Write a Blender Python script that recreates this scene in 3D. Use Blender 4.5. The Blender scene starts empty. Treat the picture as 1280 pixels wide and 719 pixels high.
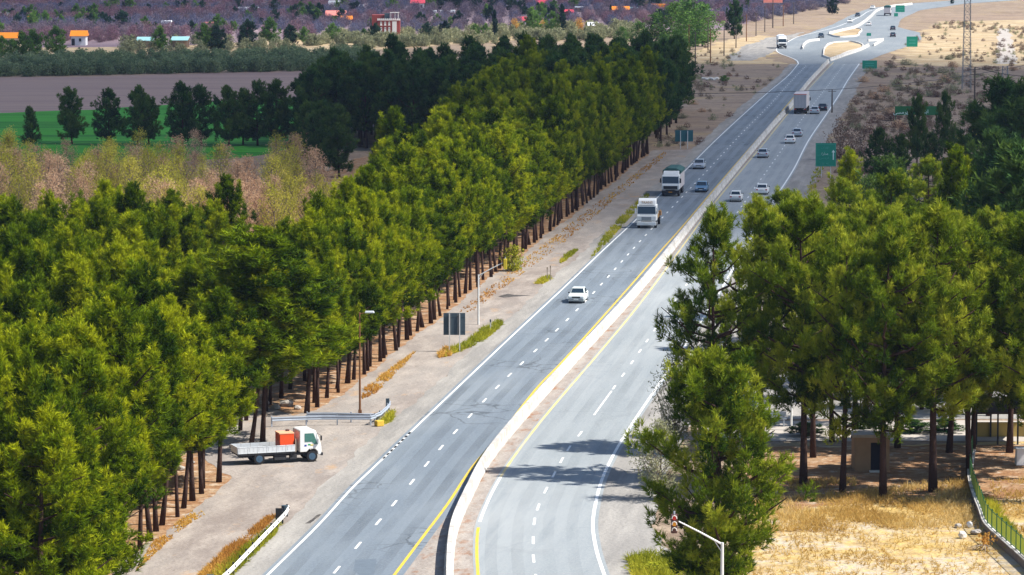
import bpy, bmesh, math, random
import numpy as np
from mathutils import Vector, Matrix

R_ = math.radians
random.seed(7)
RNG = np.random.default_rng(11)
SC = bpy.context.scene
COL = SC.collection

# ------------------------------------------------------------------ camera
CAM_H, FPX, HORIZ = 40.0, 4500.0, -115.0
PITCH = math.atan((359.5 - HORIZ) / FPX)
cd = bpy.data.cameras.new('camera')
cd.sensor_width = 36.0
cd.lens = FPX / 1280.0 * 36.0
cd.clip_start = 1.0
cd.clip_end = 12000.0
cam = bpy.data.objects.new('camera', cd)
COL.objects.link(cam)
cam.location = (0, 0, CAM_H)
cam.rotation_euler = (math.pi / 2 - PITCH, 0, 0)
SC.camera = cam

# ------------------------------------------------------------------ light
SUN_EL = R_(50)
SHD = Vector((-1.0, 0.20, 0)).normalized()            # the way shadows fall
TO_SUN = Vector((-SHD.x * math.cos(SUN_EL), -SHD.y * math.cos(SUN_EL), math.sin(SUN_EL)))
w = bpy.data.worlds.new('World')
SC.world = w
w.use_nodes = True
nt = w.node_tree
bg = nt.nodes['Background']
sky = nt.nodes.new('ShaderNodeTexSky')
sky.sky_type = 'NISHITA'
sky.sun_disc = False
sky.sun_elevation = SUN_EL
sky.sun_rotation = math.atan2(TO_SUN.x, TO_SUN.y)
sky.air_density = 1.0
sky.dust_density = 0.4
sky.ozone_density = 2.0
nt.links.new(sky.outputs[0], bg.inputs[0])
bg.inputs[1].default_value = 0.10
sd = bpy.data.lights.new('sun', 'SUN')
sd.energy = 5.0
sd.angle = R_(0.5)
sd.color = (1.0, 0.95, 0.86)
sun = bpy.data.objects.new('sun', sd)
COL.objects.link(sun)
sun.location = (300, -100, 300)
sun.rotation_euler = TO_SUN.to_track_quat('Z', 'Y').to_euler()

SC.view_settings.view_transform = 'Standard'
SC.view_settings.look = 'None'
SC.view_settings.gamma = 1.0
SC.view_settings.exposure = 0.8
SC.view_settings.use_curve_mapping = False
SC.cycles.use_denoising = True
SC.cycles.max_bounces = 5
SC.cycles.diffuse_bounces = 3
SC.cycles.glossy_bounces = 2
SC.cycles.transmission_bounces = 3
SC.cycles.transparent_max_bounces = 12
SC.cycles.volume_bounces = 0
SC.cycles.caustics_reflective = False
SC.cycles.caustics_refractive = False

# ------------------------------------------------------------------ pixel -> ground
_s, _c = math.sin(PITCH), math.cos(PITCH)
def G(x, y, z=0.0):
    """a point of the photograph (1280 x 719) taken to the plane at height z"""
    u, v = x - 640.0, y - 359.5
    t = (CAM_H - z) / (FPX * _s + v * _c)
    return Vector((u * t, t * (FPX * _c - v * _s), z))
def pxm(y):                                             # pixels per metre for things standing at row y
    return (FPX * _s + (y - 359.5) * _c) / CAM_H
ROADV = (G(810, 189) - G(381, 519)).normalized()        # the way the road runs
ROADA = math.atan2(ROADV.y, ROADV.x)

# ------------------------------------------------------------------ object helpers
def tag(o, label=None, cat=None, group=None, kind=None):
    if label: o['label'] = label
    if cat: o['category'] = cat
    if group: o['group'] = group
    if kind: o['kind'] = kind
    return o
def link(name, data, parent=None, loc=None, rz=None):
    o = bpy.data.objects.new(name, data)
    COL.objects.link(o)
    if parent is not None: o.parent = parent
    if loc is not None: o.location = loc
    if rz is not None: o.rotation_euler = (0, 0, rz)
    return o
def thing(name, label, cat, loc=(0, 0, 0), rz=0.0, group=None):
    o = link(name, None, None, loc, rz)
    o.empty_display_size = 0.2
    return tag(o, label, cat, group)
def copy_tree(o, parent=None):
    c = o.copy()
    COL.objects.link(c)
    c.parent = parent
    for ch in list(o.children): copy_tree(ch, c)
    return c

class MB:
    """collects polygons, built as one mesh"""
    def __init__(s): s.v, s.f, s.m = [], [], []
    def add(s, vs, fs, mi=0):
        b = len(s.v)
        s.v += [tuple(p) for p in vs]
        s.f += [tuple(b + i for i in f) for f in fs]
        s.m += [mi] * len(fs)
        return s
    def box(s, c, d, rz=0.0, mi=0, taper=1.0):
        hx, hy, hz = d[0] / 2, d[1] / 2, d[2] / 2
        ca, sa = math.cos(rz), math.sin(rz)
        vs = []
        for z, k in ((-hz, 1.0), (hz, taper)):
            for x, y in ((-hx, -hy), (hx, -hy), (hx, hy), (-hx, hy)):
                x, y = x * k, y * k
                vs.append((c[0] + x * ca - y * sa, c[1] + x * sa + y * ca, c[2] + z))
        return s.add(vs, [(3, 2, 1, 0), (4, 5, 6, 7), (0, 1, 5, 4), (1, 2, 6, 5), (2, 3, 7, 6), (3, 0, 4, 7)], mi)
    def tube(s, pts, rad, n=6, mi=0, cap=True):
        pts = [Vector(p) for p in pts]
        if not hasattr(rad, '__len__'): rad = [rad] * len(pts)
        rings = []
        for i, p in enumerate(pts):
            d = (pts[min(i + 1, len(pts) - 1)] - pts[max(i - 1, 0)]).normalized()
            a = d.cross(Vector((0.31, 0.95, 0.05)))
            if a.length < 1e-3: a = d.cross(Vector((1, 0, 0)))
            a.normalize(); b = d.cross(a)
            rings.append([p + (a * math.cos(2 * math.pi * k / n) + b * math.sin(2 * math.pi * k / n)) * rad[i] for k in range(n)])
        vs = [q for r in rings for q in r]
        fs = []
        for i in range(len(pts) - 1):
            for k in range(n):
                k2 = (k + 1) % n
                fs.append((i * n + k2, i * n + k, (i + 1) * n + k, (i + 1) * n + k2))
        if cap:
            fs.append(tuple(range(n)))
            fs.append(tuple((len(pts) - 1) * n + k for k in reversed(range(n))))
        return s.add(vs, fs, mi)
    def cyl(s, c, r, h, axis='z', n=16, mi=0):
        c = Vector(c); d = {'x': Vector((h / 2, 0, 0)), 'y': Vector((0, h / 2, 0)), 'z': Vector((0, 0, h / 2))}[axis]
        return s.tube([c - d, c + d], r, n, mi)
    def prism(s, prof, x0, x1, mi=0, inset=None):
        """profile of (y, z) swept from x0 to x1"""
        n = len(prof)
        vs = [(x0, p[0], p[1]) for p in prof] + [(x1, p[0], p[1]) for p in prof]
        fs = [tuple(range(n)), tuple(reversed(range(n, 2 * n)))]
        for i in range(n):
            j = (i + 1) % n
            fs.append((j, i, n + i, n + j))
        return s.add(vs, fs, mi)
    def sweep(s, path, prof, mi=0, closed=True):
        """profile of (side, up) carried along a ground path; side points to the right of travel"""
        n = len(prof); vs = []; fs = []
        path = [Vector(p) for p in path]
        for i, p in enumerate(path):
            a = path[max(i - 1, 0)]; b = path[min(i + 1, len(path) - 1)]
            d = (b - a); d.z = 0; d.normalize()
            r = Vector((d.y, -d.x, 0))
            vs += [p + r * q[0] + Vector((0, 0, q[1])) for q in prof]
        m = n if closed else n - 1
        for i in range(len(path) - 1):
            for k in range(m):
                k2 = (k + 1) % n
                fs.append((i * n + k, i * n + k2, (i + 1) * n + k2, (i + 1) * n + k))
        if closed:
            fs.append(tuple(reversed(range(n))))
            fs.append(tuple((len(path) - 1) * n + k for k in range(n)))
        return s.add(vs, fs, mi)
    def mesh(s, name, mats, smooth=False, bevel=0.0):
        me = bpy.data.meshes.new(name)
        me.from_pydata(s.v, [], s.f)
        for m in (mats if isinstance(mats, (list, tuple)) else [mats]): me.materials.append(m)
        me.polygons.foreach_set('material_index', s.m)
        bm = bmesh.new(); bm.from_mesh(me)
        if bevel > 0:
            bmesh.ops.remove_doubles(bm, verts=bm.verts, dist=1e-5)
            bmesh.ops.bevel(bm, geom=list(bm.edges), offset=bevel, segments=1, affect='EDGES', clamp_overlap=True)
        bmesh.ops.recalc_face_normals(bm, faces=bm.faces)
        bm.to_mesh(me); bm.free()
        if smooth: me.polygons.foreach_set('use_smooth', [True] * len(me.polygons))
        me.update()
        return me
    def build(s, name, mats, parent=None, loc=None, rz=None, smooth=False, bevel=0.0):
        return link(name, s.mesh(name, mats, smooth, bevel), parent, loc, rz)

# ------------------------------------------------------------------ materials
def _new(name):
    m = bpy.data.materials.new(name); m.use_nodes = True
    n = m.node_tree; b = n.nodes['Principled BSDF']
    return m, n, b
def flat(name, col, rough=0.6, metal=0.0, spec=0.4, noise=0.12, nscale=6.0, bump=0.0):
    """one colour with a little uneven tone"""
    m, n, b = _new(name)
    tc = n.nodes.new('ShaderNodeTexCoord')
    no = n.nodes.new('ShaderNodeTexNoise'); no.inputs['Scale'].default_value = nscale; no.inputs['Detail'].default_value = 6
    n.links.new(tc.outputs['Object'], no.inputs['Vector'])
    mx = n.nodes.new('ShaderNodeMix'); mx.data_type = 'RGBA'
    mx.inputs[6].default_value = tuple(c * (1 - noise) for c in col) + (1,)
    mx.inputs[7].default_value = tuple(min(1, c * (1 + noise)) for c in col) + (1,)
    n.links.new(no.outputs['Fac'], mx.inputs[0])
    n.links.new(mx.outputs[2], b.inputs['Base Color'])
    b.inputs['Roughness'].default_value = rough
    b.inputs['Metallic'].default_value = metal
    b.inputs['Specular IOR Level'].default_value = spec
    if bump:
        bp = n.nodes.new('ShaderNodeBump'); bp.inputs['Strength'].default_value = bump; bp.inputs['Distance'].default_value = 0.05
        n.links.new(no.outputs['Fac'], bp.inputs['Height']); n.links.new(bp.outputs[0], b.inputs['Normal'])
    return m
def layered(name, base, layers, rough=0.95, spec=0.1, bump=0.0, bscale=3.0, rot=0.0):
    """ground: base colour, then (colour, scale, threshold, softness, stretch) noise layers on world position"""
    m, n, b = _new(name)
    ge = n.nodes.new('ShaderNodeNewGeometry')
    cur = None
    for i, (col, sc, th, so, st) in enumerate(layers):
        mp = n.nodes.new('ShaderNodeMapping')
        mp.vector_type = 'TEXTURE'
        mp.inputs['Rotation'].default_value = (0, 0, rot)
        mp.inputs['Location'].default_value = (i * 37.1, i * 11.7, 0)
        mp.inputs['Scale'].default_value = (st, 1, 1)
        n.links.new(ge.outputs['Position'], mp.inputs['Vector'])
        no = n.nodes.new('ShaderNodeTexNoise')
        no.inputs['Scale'].default_value = sc
        no.inputs['Detail'].default_value = 8
        no.inputs['Roughness'].default_value = 0.62
        n.links.new(mp.outputs[0], no.inputs['Vector'])
        mr = n.nodes.new('ShaderNodeMapRange')
        mr.inputs['From Min'].default_value = th - so
        mr.inputs['From Max'].default_value = th + so
        n.links.new(no.outputs['Fac'], mr.inputs['Value'])
        mx = n.nodes.new('ShaderNodeMix'); mx.data_type = 'RGBA'
        n.links.new(mr.outputs[0], mx.inputs[0])
        if cur is None: mx.inputs[6].default_value = tuple(base) + (1,)
        else: n.links.new(cur, mx.inputs[6])
        mx.inputs[7].default_value = tuple(col) + (1,)
        cur = mx.outputs[2]
    n.links.new(cur, b.inputs['Base Color'])
    b.inputs['Roughness'].default_value = rough
    b.inputs['Specular IOR Level'].default_value = spec
    if bump:
        no = n.nodes.new('ShaderNodeTexNoise'); no.inputs['Scale'].default_value = bscale; no.inputs['Detail'].default_value = 8
        n.links.new(ge.outputs['Position'], no.inputs['Vector'])
        bp = n.nodes.new('ShaderNodeBump'); bp.inputs['Strength'].default_value = bump; bp.inputs['Distance'].default_value = 0.3
        n.links.new(no.outputs['Fac'], bp.inputs['Height']); n.links.new(bp.outputs[0], b.inputs['Normal'])
    return m
def asphalt(name, base, dark, light, crack=0.0):
    m = layered(name, base, [(dark, 0.35, 0.55, 0.16, 14.0), (light, 0.10, 0.58, 0.14, 3.0), (dark, 1.2, 0.62, 0.12, 20.0), (light, 6.0, 0.60, 0.2, 1.0)],
                rough=0.75, spec=0.35, rot=ROADA)
    if crack:
        n = m.node_tree; b = n.nodes['Principled BSDF']
        src = b.inputs['Base Color'].links[0].from_socket
        ge = n.nodes.new('ShaderNodeNewGeometry')
        nz = n.nodes.new('ShaderNodeTexNoise'); nz.inputs['Scale'].default_value = 0.9; nz.inputs['Detail'].default_value = 4
        n.links.new(ge.outputs['Position'], nz.inputs['Vector'])
        ad = n.nodes.new('ShaderNodeMix'); ad.data_type = 'VECTOR'; ad.inputs[0].default_value = 0.5
        n.links.new(ge.outputs['Position'], ad.inputs[4]); n.links.new(nz.outputs['Color'], ad.inputs[5])
        vo = n.nodes.new('ShaderNodeTexVoronoi'); vo.feature = 'DISTANCE_TO_EDGE'; vo.inputs['Scale'].default_value = 0.55
        n.links.new(ad.outputs[1], vo.inputs['Vector'])
        mr = n.nodes.new('ShaderNodeMapRange')
        mr.inputs['From Min'].default_value = 0.012; mr.inputs['From Max'].default_value = 0.03
        mr.inputs['To Min'].default_value = 1.0; mr.inputs['To Max'].default_value = 0.0
        n.links.new(vo.outputs['Distance'], mr.inputs['Value'])
        n2 = n.nodes.new('ShaderNodeTexNoise'); n2.inputs['Scale'].default_value = 0.055; n2.inputs['Detail'].default_value = 3
        n.links.new(ge.outputs['Position'], n2.inputs['Vector'])
        m2 = n.nodes.new('ShaderNodeMapRange')
        m2.inputs['From Min'].default_value = 0.52; m2.inputs['From Max'].default_value = 0.60; m2.inputs['To Max'].default_value = crack
        n.links.new(n2.outputs['Fac'], m2.inputs['Value'])
        mu = n.nodes.new('ShaderNodeMath'); mu.operation = 'MULTIPLY'
        n.links.new(mr.outputs[0], mu.inputs[0]); n.links.new(m2.outputs[0], mu.inputs[1])
        mx = n.nodes.new('ShaderNodeMix'); mx.data_type = 'RGBA'
        n.links.new(mu.outputs[0], mx.inputs[0]); n.links.new(src, mx.inputs[6]); mx.inputs[7].default_value = (0.02, 0.022, 0.025, 1)
        n.links.new(mx.outputs[2], b.inputs['Base Color'])
    return m
def leafy(name, dark, mid, light, rnd=0.5, trans=0.28, rough=0.55):
    """foliage: colour by the clump's own tint and by the plant"""
    m = bpy.data.materials.new(name); m.use_nodes = True
    n = m.node_tree; n.nodes.clear()
    out = n.nodes.new('ShaderNodeOutputMaterial')
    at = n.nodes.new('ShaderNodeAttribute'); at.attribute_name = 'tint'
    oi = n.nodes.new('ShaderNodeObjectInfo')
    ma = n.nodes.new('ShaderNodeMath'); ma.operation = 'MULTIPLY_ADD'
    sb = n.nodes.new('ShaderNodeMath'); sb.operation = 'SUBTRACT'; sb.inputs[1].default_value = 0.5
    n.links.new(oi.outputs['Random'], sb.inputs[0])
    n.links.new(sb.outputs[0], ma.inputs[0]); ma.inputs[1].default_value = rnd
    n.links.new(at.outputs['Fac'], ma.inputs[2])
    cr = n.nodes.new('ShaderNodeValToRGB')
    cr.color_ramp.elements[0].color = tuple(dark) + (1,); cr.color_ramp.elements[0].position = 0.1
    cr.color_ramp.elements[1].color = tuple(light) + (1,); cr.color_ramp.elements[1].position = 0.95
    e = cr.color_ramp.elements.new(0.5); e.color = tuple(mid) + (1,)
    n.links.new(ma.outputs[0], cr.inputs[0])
    pb = n.nodes.new('ShaderNodeBsdfPrincipled'); pb.inputs['Roughness'].default_value = rough; pb.inputs['Specular IOR Level'].default_value = 0.06
    tr = n.nodes.new('ShaderNodeBsdfTranslucent')
    n.links.new(cr.outputs[0], pb.inputs['Base Color']); n.links.new(cr.outputs[0], tr.inputs['Color'])
    mx = n.nodes.new('ShaderNodeMixShader'); mx.inputs[0].default_value = trans
    n.links.new(pb.outputs[0], mx.inputs[1]); n.links.new(tr.outputs[0], mx.inputs[2])
    n.links.new(mx.outputs[0], out.inputs[0])
    return m
def bark(name, c1, c2):
    m = flat(name, c1, 0.95, 0, 0.1, 0.4, 9.0, 0.6)
    return m
M = {}
M['earth'] = layered('earth', (0.30, 0.225, 0.165), [((0.19, 0.135, 0.10), 0.035, 0.52, 0.14, 1), ((0.38, 0.30, 0.22), 0.4, 0.58, 0.12, 1.5), ((0.15, 0.115, 0.085), 1.6, 0.60, 0.10, 1), ((0.36, 0.28, 0.12), 0.11, 0.64, 0.08, 1)], bump=0.5)
M['track'] = layered('track', (0.285, 0.258, 0.238), [((0.235, 0.20, 0.18), 0.12, 0.50, 0.10, 5), ((0.37, 0.325, 0.29), 0.5, 0.56, 0.13, 3), ((0.19, 0.155, 0.13), 3.0, 0.66, 0.10, 1.5), ((0.42, 0.27, 0.15), 0.3, 0.66, 0.07, 2)], bump=0.3, rot=ROADA)
M['gravel'] = layered('gravel', (0.295, 0.28, 0.262), [((0.225, 0.215, 0.205), 0.2, 0.50, 0.12, 6), ((0.37, 0.35, 0.325), 0.8, 0.58, 0.14, 8), ((0.20, 0.19, 0.18), 4.0, 0.66, 0.1, 1.5)], bump=0.3, rot=ROADA)
M['asphalt_l'] = asphalt('asphalt_old', (0.155, 0.190, 0.230), (0.118, 0.148, 0.185), (0.22, 0.25, 0.28), 0.5)
M['asphalt_r'] = asphalt('asphalt_bleached', (0.262, 0.288, 0.305), (0.205, 0.235, 0.255), (0.325, 0.345, 0.355), 0.10)
M['asphalt_j'] = asphalt('asphalt_junction', (0.20, 0.225, 0.245), (0.155, 0.18, 0.20), (0.25, 0.27, 0.285), 0.0)
M['median'] = layered('median_dirt', (0.285, 0.25, 0.225), [((0.25, 0.135, 0.08), 0.7, 0.58, 0.06, 2), ((0.36, 0.325, 0.295), 1.1, 0.55, 0.12, 3), ((0.16, 0.11, 0.08), 3.5, 0.66, 0.08, 1)], bump=0.4, rot=ROADA)
M['paint_w'] = layered('paint_white', (0.80, 0.80, 0.79), [((0.55, 0.56, 0.57), 2.5, 0.60, 0.14, 3)], rough=0.6, spec=0.3, rot=ROADA)
M['paint_y'] = layered('paint_yellow', (0.70, 0.47, 0.035), [((0.52, 0.36, 0.08), 2.0, 0.58, 0.12, 3), ((0.40, 0.38, 0.30), 5.0, 0.66, 0.08, 2)], rough=0.6, spec=0.3, rot=ROADA)
M['paint_yp'] = layered('paint_yellow_worn', (0.62, 0.50, 0.20), [((0.46, 0.42, 0.32), 1.2, 0.54, 0.10, 4)], rough=0.7, spec=0.2, rot=ROADA)
M['concrete'] = layered('concrete_white', (0.62, 0.60, 0.575), [((0.45, 0.425, 0.40), 0.6, 0.52, 0.10, 2), ((0.30, 0.27, 0.24), 2.2, 0.62, 0.10, 1), ((0.42, 0.40, 0.38), .25, .58, .05, 1)], rough=0.9)
M['dry_grass_ground'] = layered('dry_grass_ground', (0.44, 0.31, 0.12), [((0.46, 0.40, 0.315), 0.13, 0.47, 0.07, 2.5), ((0.34, 0.22, 0.09), 0.5, 0.57, 0.1, 1.5), ((0.56, 0.40, 0.14), 1.2, 0.57, 0.1, 1)], bump=0.6)
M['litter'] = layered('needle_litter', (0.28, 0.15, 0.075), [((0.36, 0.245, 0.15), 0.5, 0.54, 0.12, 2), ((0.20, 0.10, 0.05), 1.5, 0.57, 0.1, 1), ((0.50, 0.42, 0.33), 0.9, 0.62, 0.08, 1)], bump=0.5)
M['straw'] = layered('straw', (0.46, 0.35, 0.20), [((0.36, 0.25, 0.14), 0.05, 0.50, 0.12, 4), ((0.54, 0.45, 0.31), 0.2, 0.56, 0.12, 2), ((0.24, 0.175, 0.12), 0.35, 0.58, 0.08, 1.5), ((0.20, 0.16, 0.10), 1.2, 0.63, 0.06, 1)])
M['plough'] = layered('ploughed_soil', (0.33, 0.235, 0.21), [((0.21, 0.15, 0.145), 0.35, 0.5, 0.10, 40), ((0.33, 0.24, 0.20), 0.06, 0.56, 0.14, 6), ((0.24, 0.17, 0.15), 2.0, 0.55, 0.2, 30)], bump=0.5)
M['crop'] = layered('green_crop', (0.042, 0.245, 0.024), [((0.012, 0.11, 0.012), 0.28, 0.50, 0.07, 60), ((0.045, 0.26, 0.02), 0.10, 0.57, 0.12, 8), ((0.06, 0.20, 0.03), 1.0, 0.6, 0.12, 4)], bump=0.4)
M['orchard_ground'] = layered('orchard_soil', (0.22, 0.165, 0.175), [((0.17, 0.125, 0.15), 0.02, 0.5, 0.12, 8), ((0.29, 0.21, 0.23), 0.06, 0.6, 0.10, 12)])
M['scrub'] = layered('scrub_ground', (0.30, 0.22, 0.16), [((0.22, 0.16, 0.125), 0.05, 0.52, 0.12, 2.5), ((0.35, 0.27, 0.20), 0.16, 0.57, 0.1, 2), ((0.13, 0.10, 0.08), 0.7, 0.61, 0.08, 1.2), ((0.40, 0.30, 0.15), 0.09, 0.64, 0.07, 3)], bump=0.5)
M['pale_track'] = layered('pale_track', (0.44, 0.40, 0.36), [((0.36, 0.32, 0.29), 0.2, 0.54, 0.12, 3)])
M['shadow_and_stain'] = layered('shadow_stain', (0.06, 0.055, 0.055), [((0.13, 0.12, 0.11), 1.2, 0.55, 0.1, 1)])  # one dark tone for the painted shadow and the wet stain
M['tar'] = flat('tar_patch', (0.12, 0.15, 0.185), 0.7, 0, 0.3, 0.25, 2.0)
M['bark'] = bark('pine_bark', (0.055, 0.032, 0.026), (0.16, 0.09, 0.05))
M['bark_grey'] = bark('grey_bark', (0.20, 0.16, 0.13), (0.3, 0.26, 0.2))
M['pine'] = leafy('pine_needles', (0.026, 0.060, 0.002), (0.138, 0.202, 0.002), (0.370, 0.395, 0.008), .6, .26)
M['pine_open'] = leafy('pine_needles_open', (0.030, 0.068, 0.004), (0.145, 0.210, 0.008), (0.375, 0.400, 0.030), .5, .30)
M['pine_dark'] = leafy('pine_needles_dark', (0.016, 0.058, 0.018), (0.045, 0.105, 0.024), (0.095, 0.155, 0.028))  # cloud shade over wood and field row partly put into this needle colour
M['leaf_pale'] = leafy('pale_leaves', (0.26, 0.26, 0.03), (0.48, 0.45, 0.05), (0.64, 0.54, 0.11), .5, .4)
M['leaf_pink'] = leafy('pink_twigs', (0.38, 0.22, 0.13), (0.60, 0.38, 0.24), (0.70, 0.50, 0.33), .5, .4)
M['leaf_olive'] = leafy('olive_leaves', (0.070, 0.115, 0.060), (0.135, 0.195, 0.100), (0.23, 0.28, 0.14))
M['leaf_sage'] = leafy('sage_leaves', (0.14, 0.16, 0.09), (0.25, 0.26, 0.14), (0.38, 0.37, 0.22))
M['leaf_spring'] = leafy('spring_leaves', (0.045, 0.11, 0.025), (0.105, 0.21, 0.04), (0.17, 0.29, 0.06))
M['leaf_purple'] = leafy('bare_orchard_twigs', (0.085, 0.065, 0.105), (0.155, 0.118, 0.160), (0.23, 0.18, 0.215))
M['leaf_maroon'] = leafy('maroon_orchard_twigs', (0.11, 0.055, 0.085), (0.19, 0.105, 0.14), (0.27, 0.17, 0.19))
M['leaf_bluish'] = leafy('bluish_orchard_twigs', (0.06, 0.065, 0.13), (0.11, 0.115, 0.19), (0.17, 0.17, 0.24))
M['leaf_scrub'] = leafy('scrub_twigs', (0.13, 0.095, 0.07), (0.24, 0.18, 0.13), (0.36, 0.28, 0.18))
M['leaf_blue'] = leafy('far_evergreen', (0.010, 0.032, 0.030), (0.020, 0.055, 0.040), (0.04, 0.085, 0.045))
M['leaf_rust'] = leafy('rust_twigs', (0.085, 0.045, 0.040), (0.15, 0.082, 0.065), (0.24, 0.15, 0.11))
M['leaf_lime'] = leafy('lime_leaves', (0.16, 0.19, 0.012), (0.34, 0.36, 0.02), (0.50, 0.46, 0.04))
M['weed'] = leafy('verge_weeds', (0.26, 0.28, 0.02), (0.50, 0.46, 0.04), (0.64, 0.47, 0.06), .5, .45)
M['weed_orange'] = leafy('dry_verge_weeds', (0.46, 0.22, 0.05), (0.64, 0.37, 0.09), (0.70, 0.50, 0.11), .5, .45)
M['straw_blades'] = leafy('dry_grass_blades', (0.46, 0.29, 0.08), (0.62, 0.43, 0.14), (0.68, 0.54, 0.28), .5, .45)
M['white_paint'] = flat('white_car_paint', (0.78, 0.78, 0.77), 0.32, 0, 0.5, 0.05)
M['cream_paint'] = flat('pale_blue_white_paint', (0.70, 0.76, 0.74), 0.35, 0, 0.5, 0.05)
M['silver_paint'] = flat('silver_paint', (0.46, 0.50, 0.55), 0.32, 0.3, 0.5, 0.05)
M['blue_paint'] = flat('blue_paint', (0.09, 0.19, 0.32), 0.3, 0.1, 0.5, 0.05)
M['dark_paint'] = flat('dark_paint', (0.03, 0.04, 0.06), 0.3, 0.1, 0.5, 0.05)
M['glass'] = flat('dark_glass', (0.015, 0.03, 0.045), 0.08, 0, 0.8, 0.05)
M['cab_glass'] = flat('green_glass', (0.05, 0.16, 0.13), 0.08, 0, 0.8, 0.3)
M['tyre'] = flat('tyre_rubber', (0.022, 0.022, 0.024), 0.9, 0, 0.2, 0.2)
M['rim'] = flat('wheel_rim', (0.22, 0.23, 0.25), 0.4, 0.6, 0.5, 0.1)
M['rim_blue'] = flat('blue_wheel_rim', (0.05, 0.10, 0.16), 0.5, 0.2, 0.5, 0.1)
M['black'] = flat('black_plastic', (0.02, 0.02, 0.022), 0.6, 0, 0.3, 0.1)
M['chassis'] = flat('chassis_steel', (0.035, 0.037, 0.042), 0.7, 0.2, 0.3, 0.2)
M['lamp_glass'] = flat('lamp_lens', (0.75, 0.77, 0.78), 0.15, 0, 0.8, 0.03)
M['red_lens'] = flat('red_lens', (0.45, 0.02, 0.02), 0.25, 0, 0.6, 0.05)
M['amber'] = flat('amber_lens', (0.6, 0.25, 0.02), 0.25, 0, 0.6, 0.05)
M['plate'] = flat('number_plate', (0.75, 0.75, 0.70), 0.5, 0, 0.4, 0.03)
M['grey_bumper'] = flat('grey_bumper', (0.30, 0.32, 0.34), 0.45, 0.3, 0.4, 0.1)
M['tarp'] = flat('green_tarpaulin', (0.035, 0.11, 0.10), 0.75, 0, 0.3, 0.25, 1.5, 0.3)
M['brown_load'] = flat('brown_load', (0.33, 0.19, 0.08), 0.9, 0, 0.1, 0.3, 2.0)
M['bed_metal'] = flat('galvanised_bed', (0.62, 0.65, 0.68), 0.55, 0.15, 0.4, 0.12, 3.0)
M['orange_box'] = flat('orange_red_box', (0.72, 0.075, 0.012), 0.5, 0, 0.4, 0.06)
M['orange_pale'] = flat('pale_orange_lid', (0.85, 0.42, 0.25), 0.5, 0, 0.4, 0.06)
M['trailer'] = flat('trailer_panel', (0.58, 0.52, 0.52), 0.6, 0, 0.4, 0.08, 2.0)
M['galv'] = flat('galvanised_rail', (0.42, 0.47, 0.55), 0.45, 0.4, 0.5, 0.15, 2.0)
M['white_rail'] = flat('white_rail', (0.72, 0.71, 0.68), 0.6, 0, 0.4, 0.1, 2.0)
M['slate'] = flat('sign_back_slate', (0.055, 0.085, 0.11), 0.7, 0.1, 0.3, 0.2, 2.0)
M['teal'] = flat('sign_back_teal', (0.03, 0.125, 0.15), 0.7, 0.1, 0.3, 0.2, 2.0)
M['green_sign'] = flat('green_sign', (0.002, 0.25, 0.165), 0.45, 0, 0.4, 0.08, 1.0)
M['green_sign_dark'] = flat('dark_green_sign', (0.005, 0.12, 0.035), 0.45, 0, 0.4, 0.08, 1.0)
M['sign_text'] = flat('sign_lettering', (0.62, 0.80, 0.75), 0.5, 0, 0.4, 0.02)
M['sign_faint'] = flat('sign_lettering_faint', (0.06, 0.36, 0.28), 0.5, 0, 0.4, 0.02)
M['post_white'] = flat('white_post', (0.68, 0.68, 0.67), 0.5, 0.1, 0.4, 0.08)
M['rust'] = flat('rusty_pole', (0.20, 0.095, 0.045), 0.85, 0.1, 0.2, 0.3, 2.0)
M['pole_dark'] = flat('dark_wood_pole', (0.10, 0.08, 0.07), 0.9, 0, 0.2, 0.2, 2.0)
M['steel'] = flat('lattice_steel', (0.20, 0.21, 0.23), 0.6, 0.3, 0.4, 0.15, 2.0)
M['lamp_head'] = flat('lamp_housing', (0.60, 0.64, 0.66), 0.5, 0.2, 0.4, 0.05)
M['signal'] = flat('signal_housing', (0.085, 0.035, 0.030), 0.6, 0, 0.4, 0.15)
M['signal_yellow'] = flat('yellow_signal_housing', (0.62, 0.47, 0.03), 0.6, 0, 0.4, 0.1)
M['red_brick'] = flat('red_brick', (0.27, 0.060, 0.055), 0.9, 0, 0.2, 0.25, 0.8)
M['white_wall'] = flat('white_wall', (0.66, 0.65, 0.66), 0.9, 0, 0.2, 0.1, 0.6)
M['cream_wall'] = flat('cream_wall', (0.55, 0.45, 0.34), 0.9, 0, 0.2, 0.15, 0.6)
M['mud_wall'] = flat('mud_wall', (0.33, 0.22, 0.17), 0.9, 0, 0.2, 0.2, 0.6)
M['orange_roof'] = flat('orange_roof', (0.78, 0.24, 0.015), 0.7, 0, 0.3, 0.15, 0.8)
M['pink_roof'] = flat('pink_roof', (0.72, 0.24, 0.20), 0.7, 0, 0.3, 0.12, 0.8)
M['cyan_roof'] = flat('pale_cyan_roof', (0.38, 0.68, 0.68), 0.6, 0, 0.3, 0.08, 0.8)
M['white_roof'] = flat('white_roof', (0.74, 0.76, 0.80), 0.6, 0, 0.3, 0.06, 0.8)
M['red_roof'] = flat('red_roof', (0.55, 0.06, 0.09), 0.7, 0, 0.3, 0.1, 0.8)
M['dark_open'] = flat('dark_interior', (0.03, 0.03, 0.04), 0.9, 0, 0.1, 0.1)
M['hut_wall'] = flat('brown_render', (0.29, 0.185, 0.11), 0.95, 0, 0.1, 0.25, 1.5, 0.3)
M['stone'] = flat('grey_stone', (0.36, 0.33, 0.30), 0.95, 0, 0.1, 0.3, 2.0, 0.4)
M['stone_pale'] = flat('pale_stone', (0.60, 0.57, 0.53), 0.95, 0, 0.1, 0.2, 2.0, 0.4)
M['stone_wall'] = flat('low_wall_render', (0.21, 0.17, 0.145), 0.95, 0, 0.1, 0.3, 1.5, 0.4)
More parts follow.
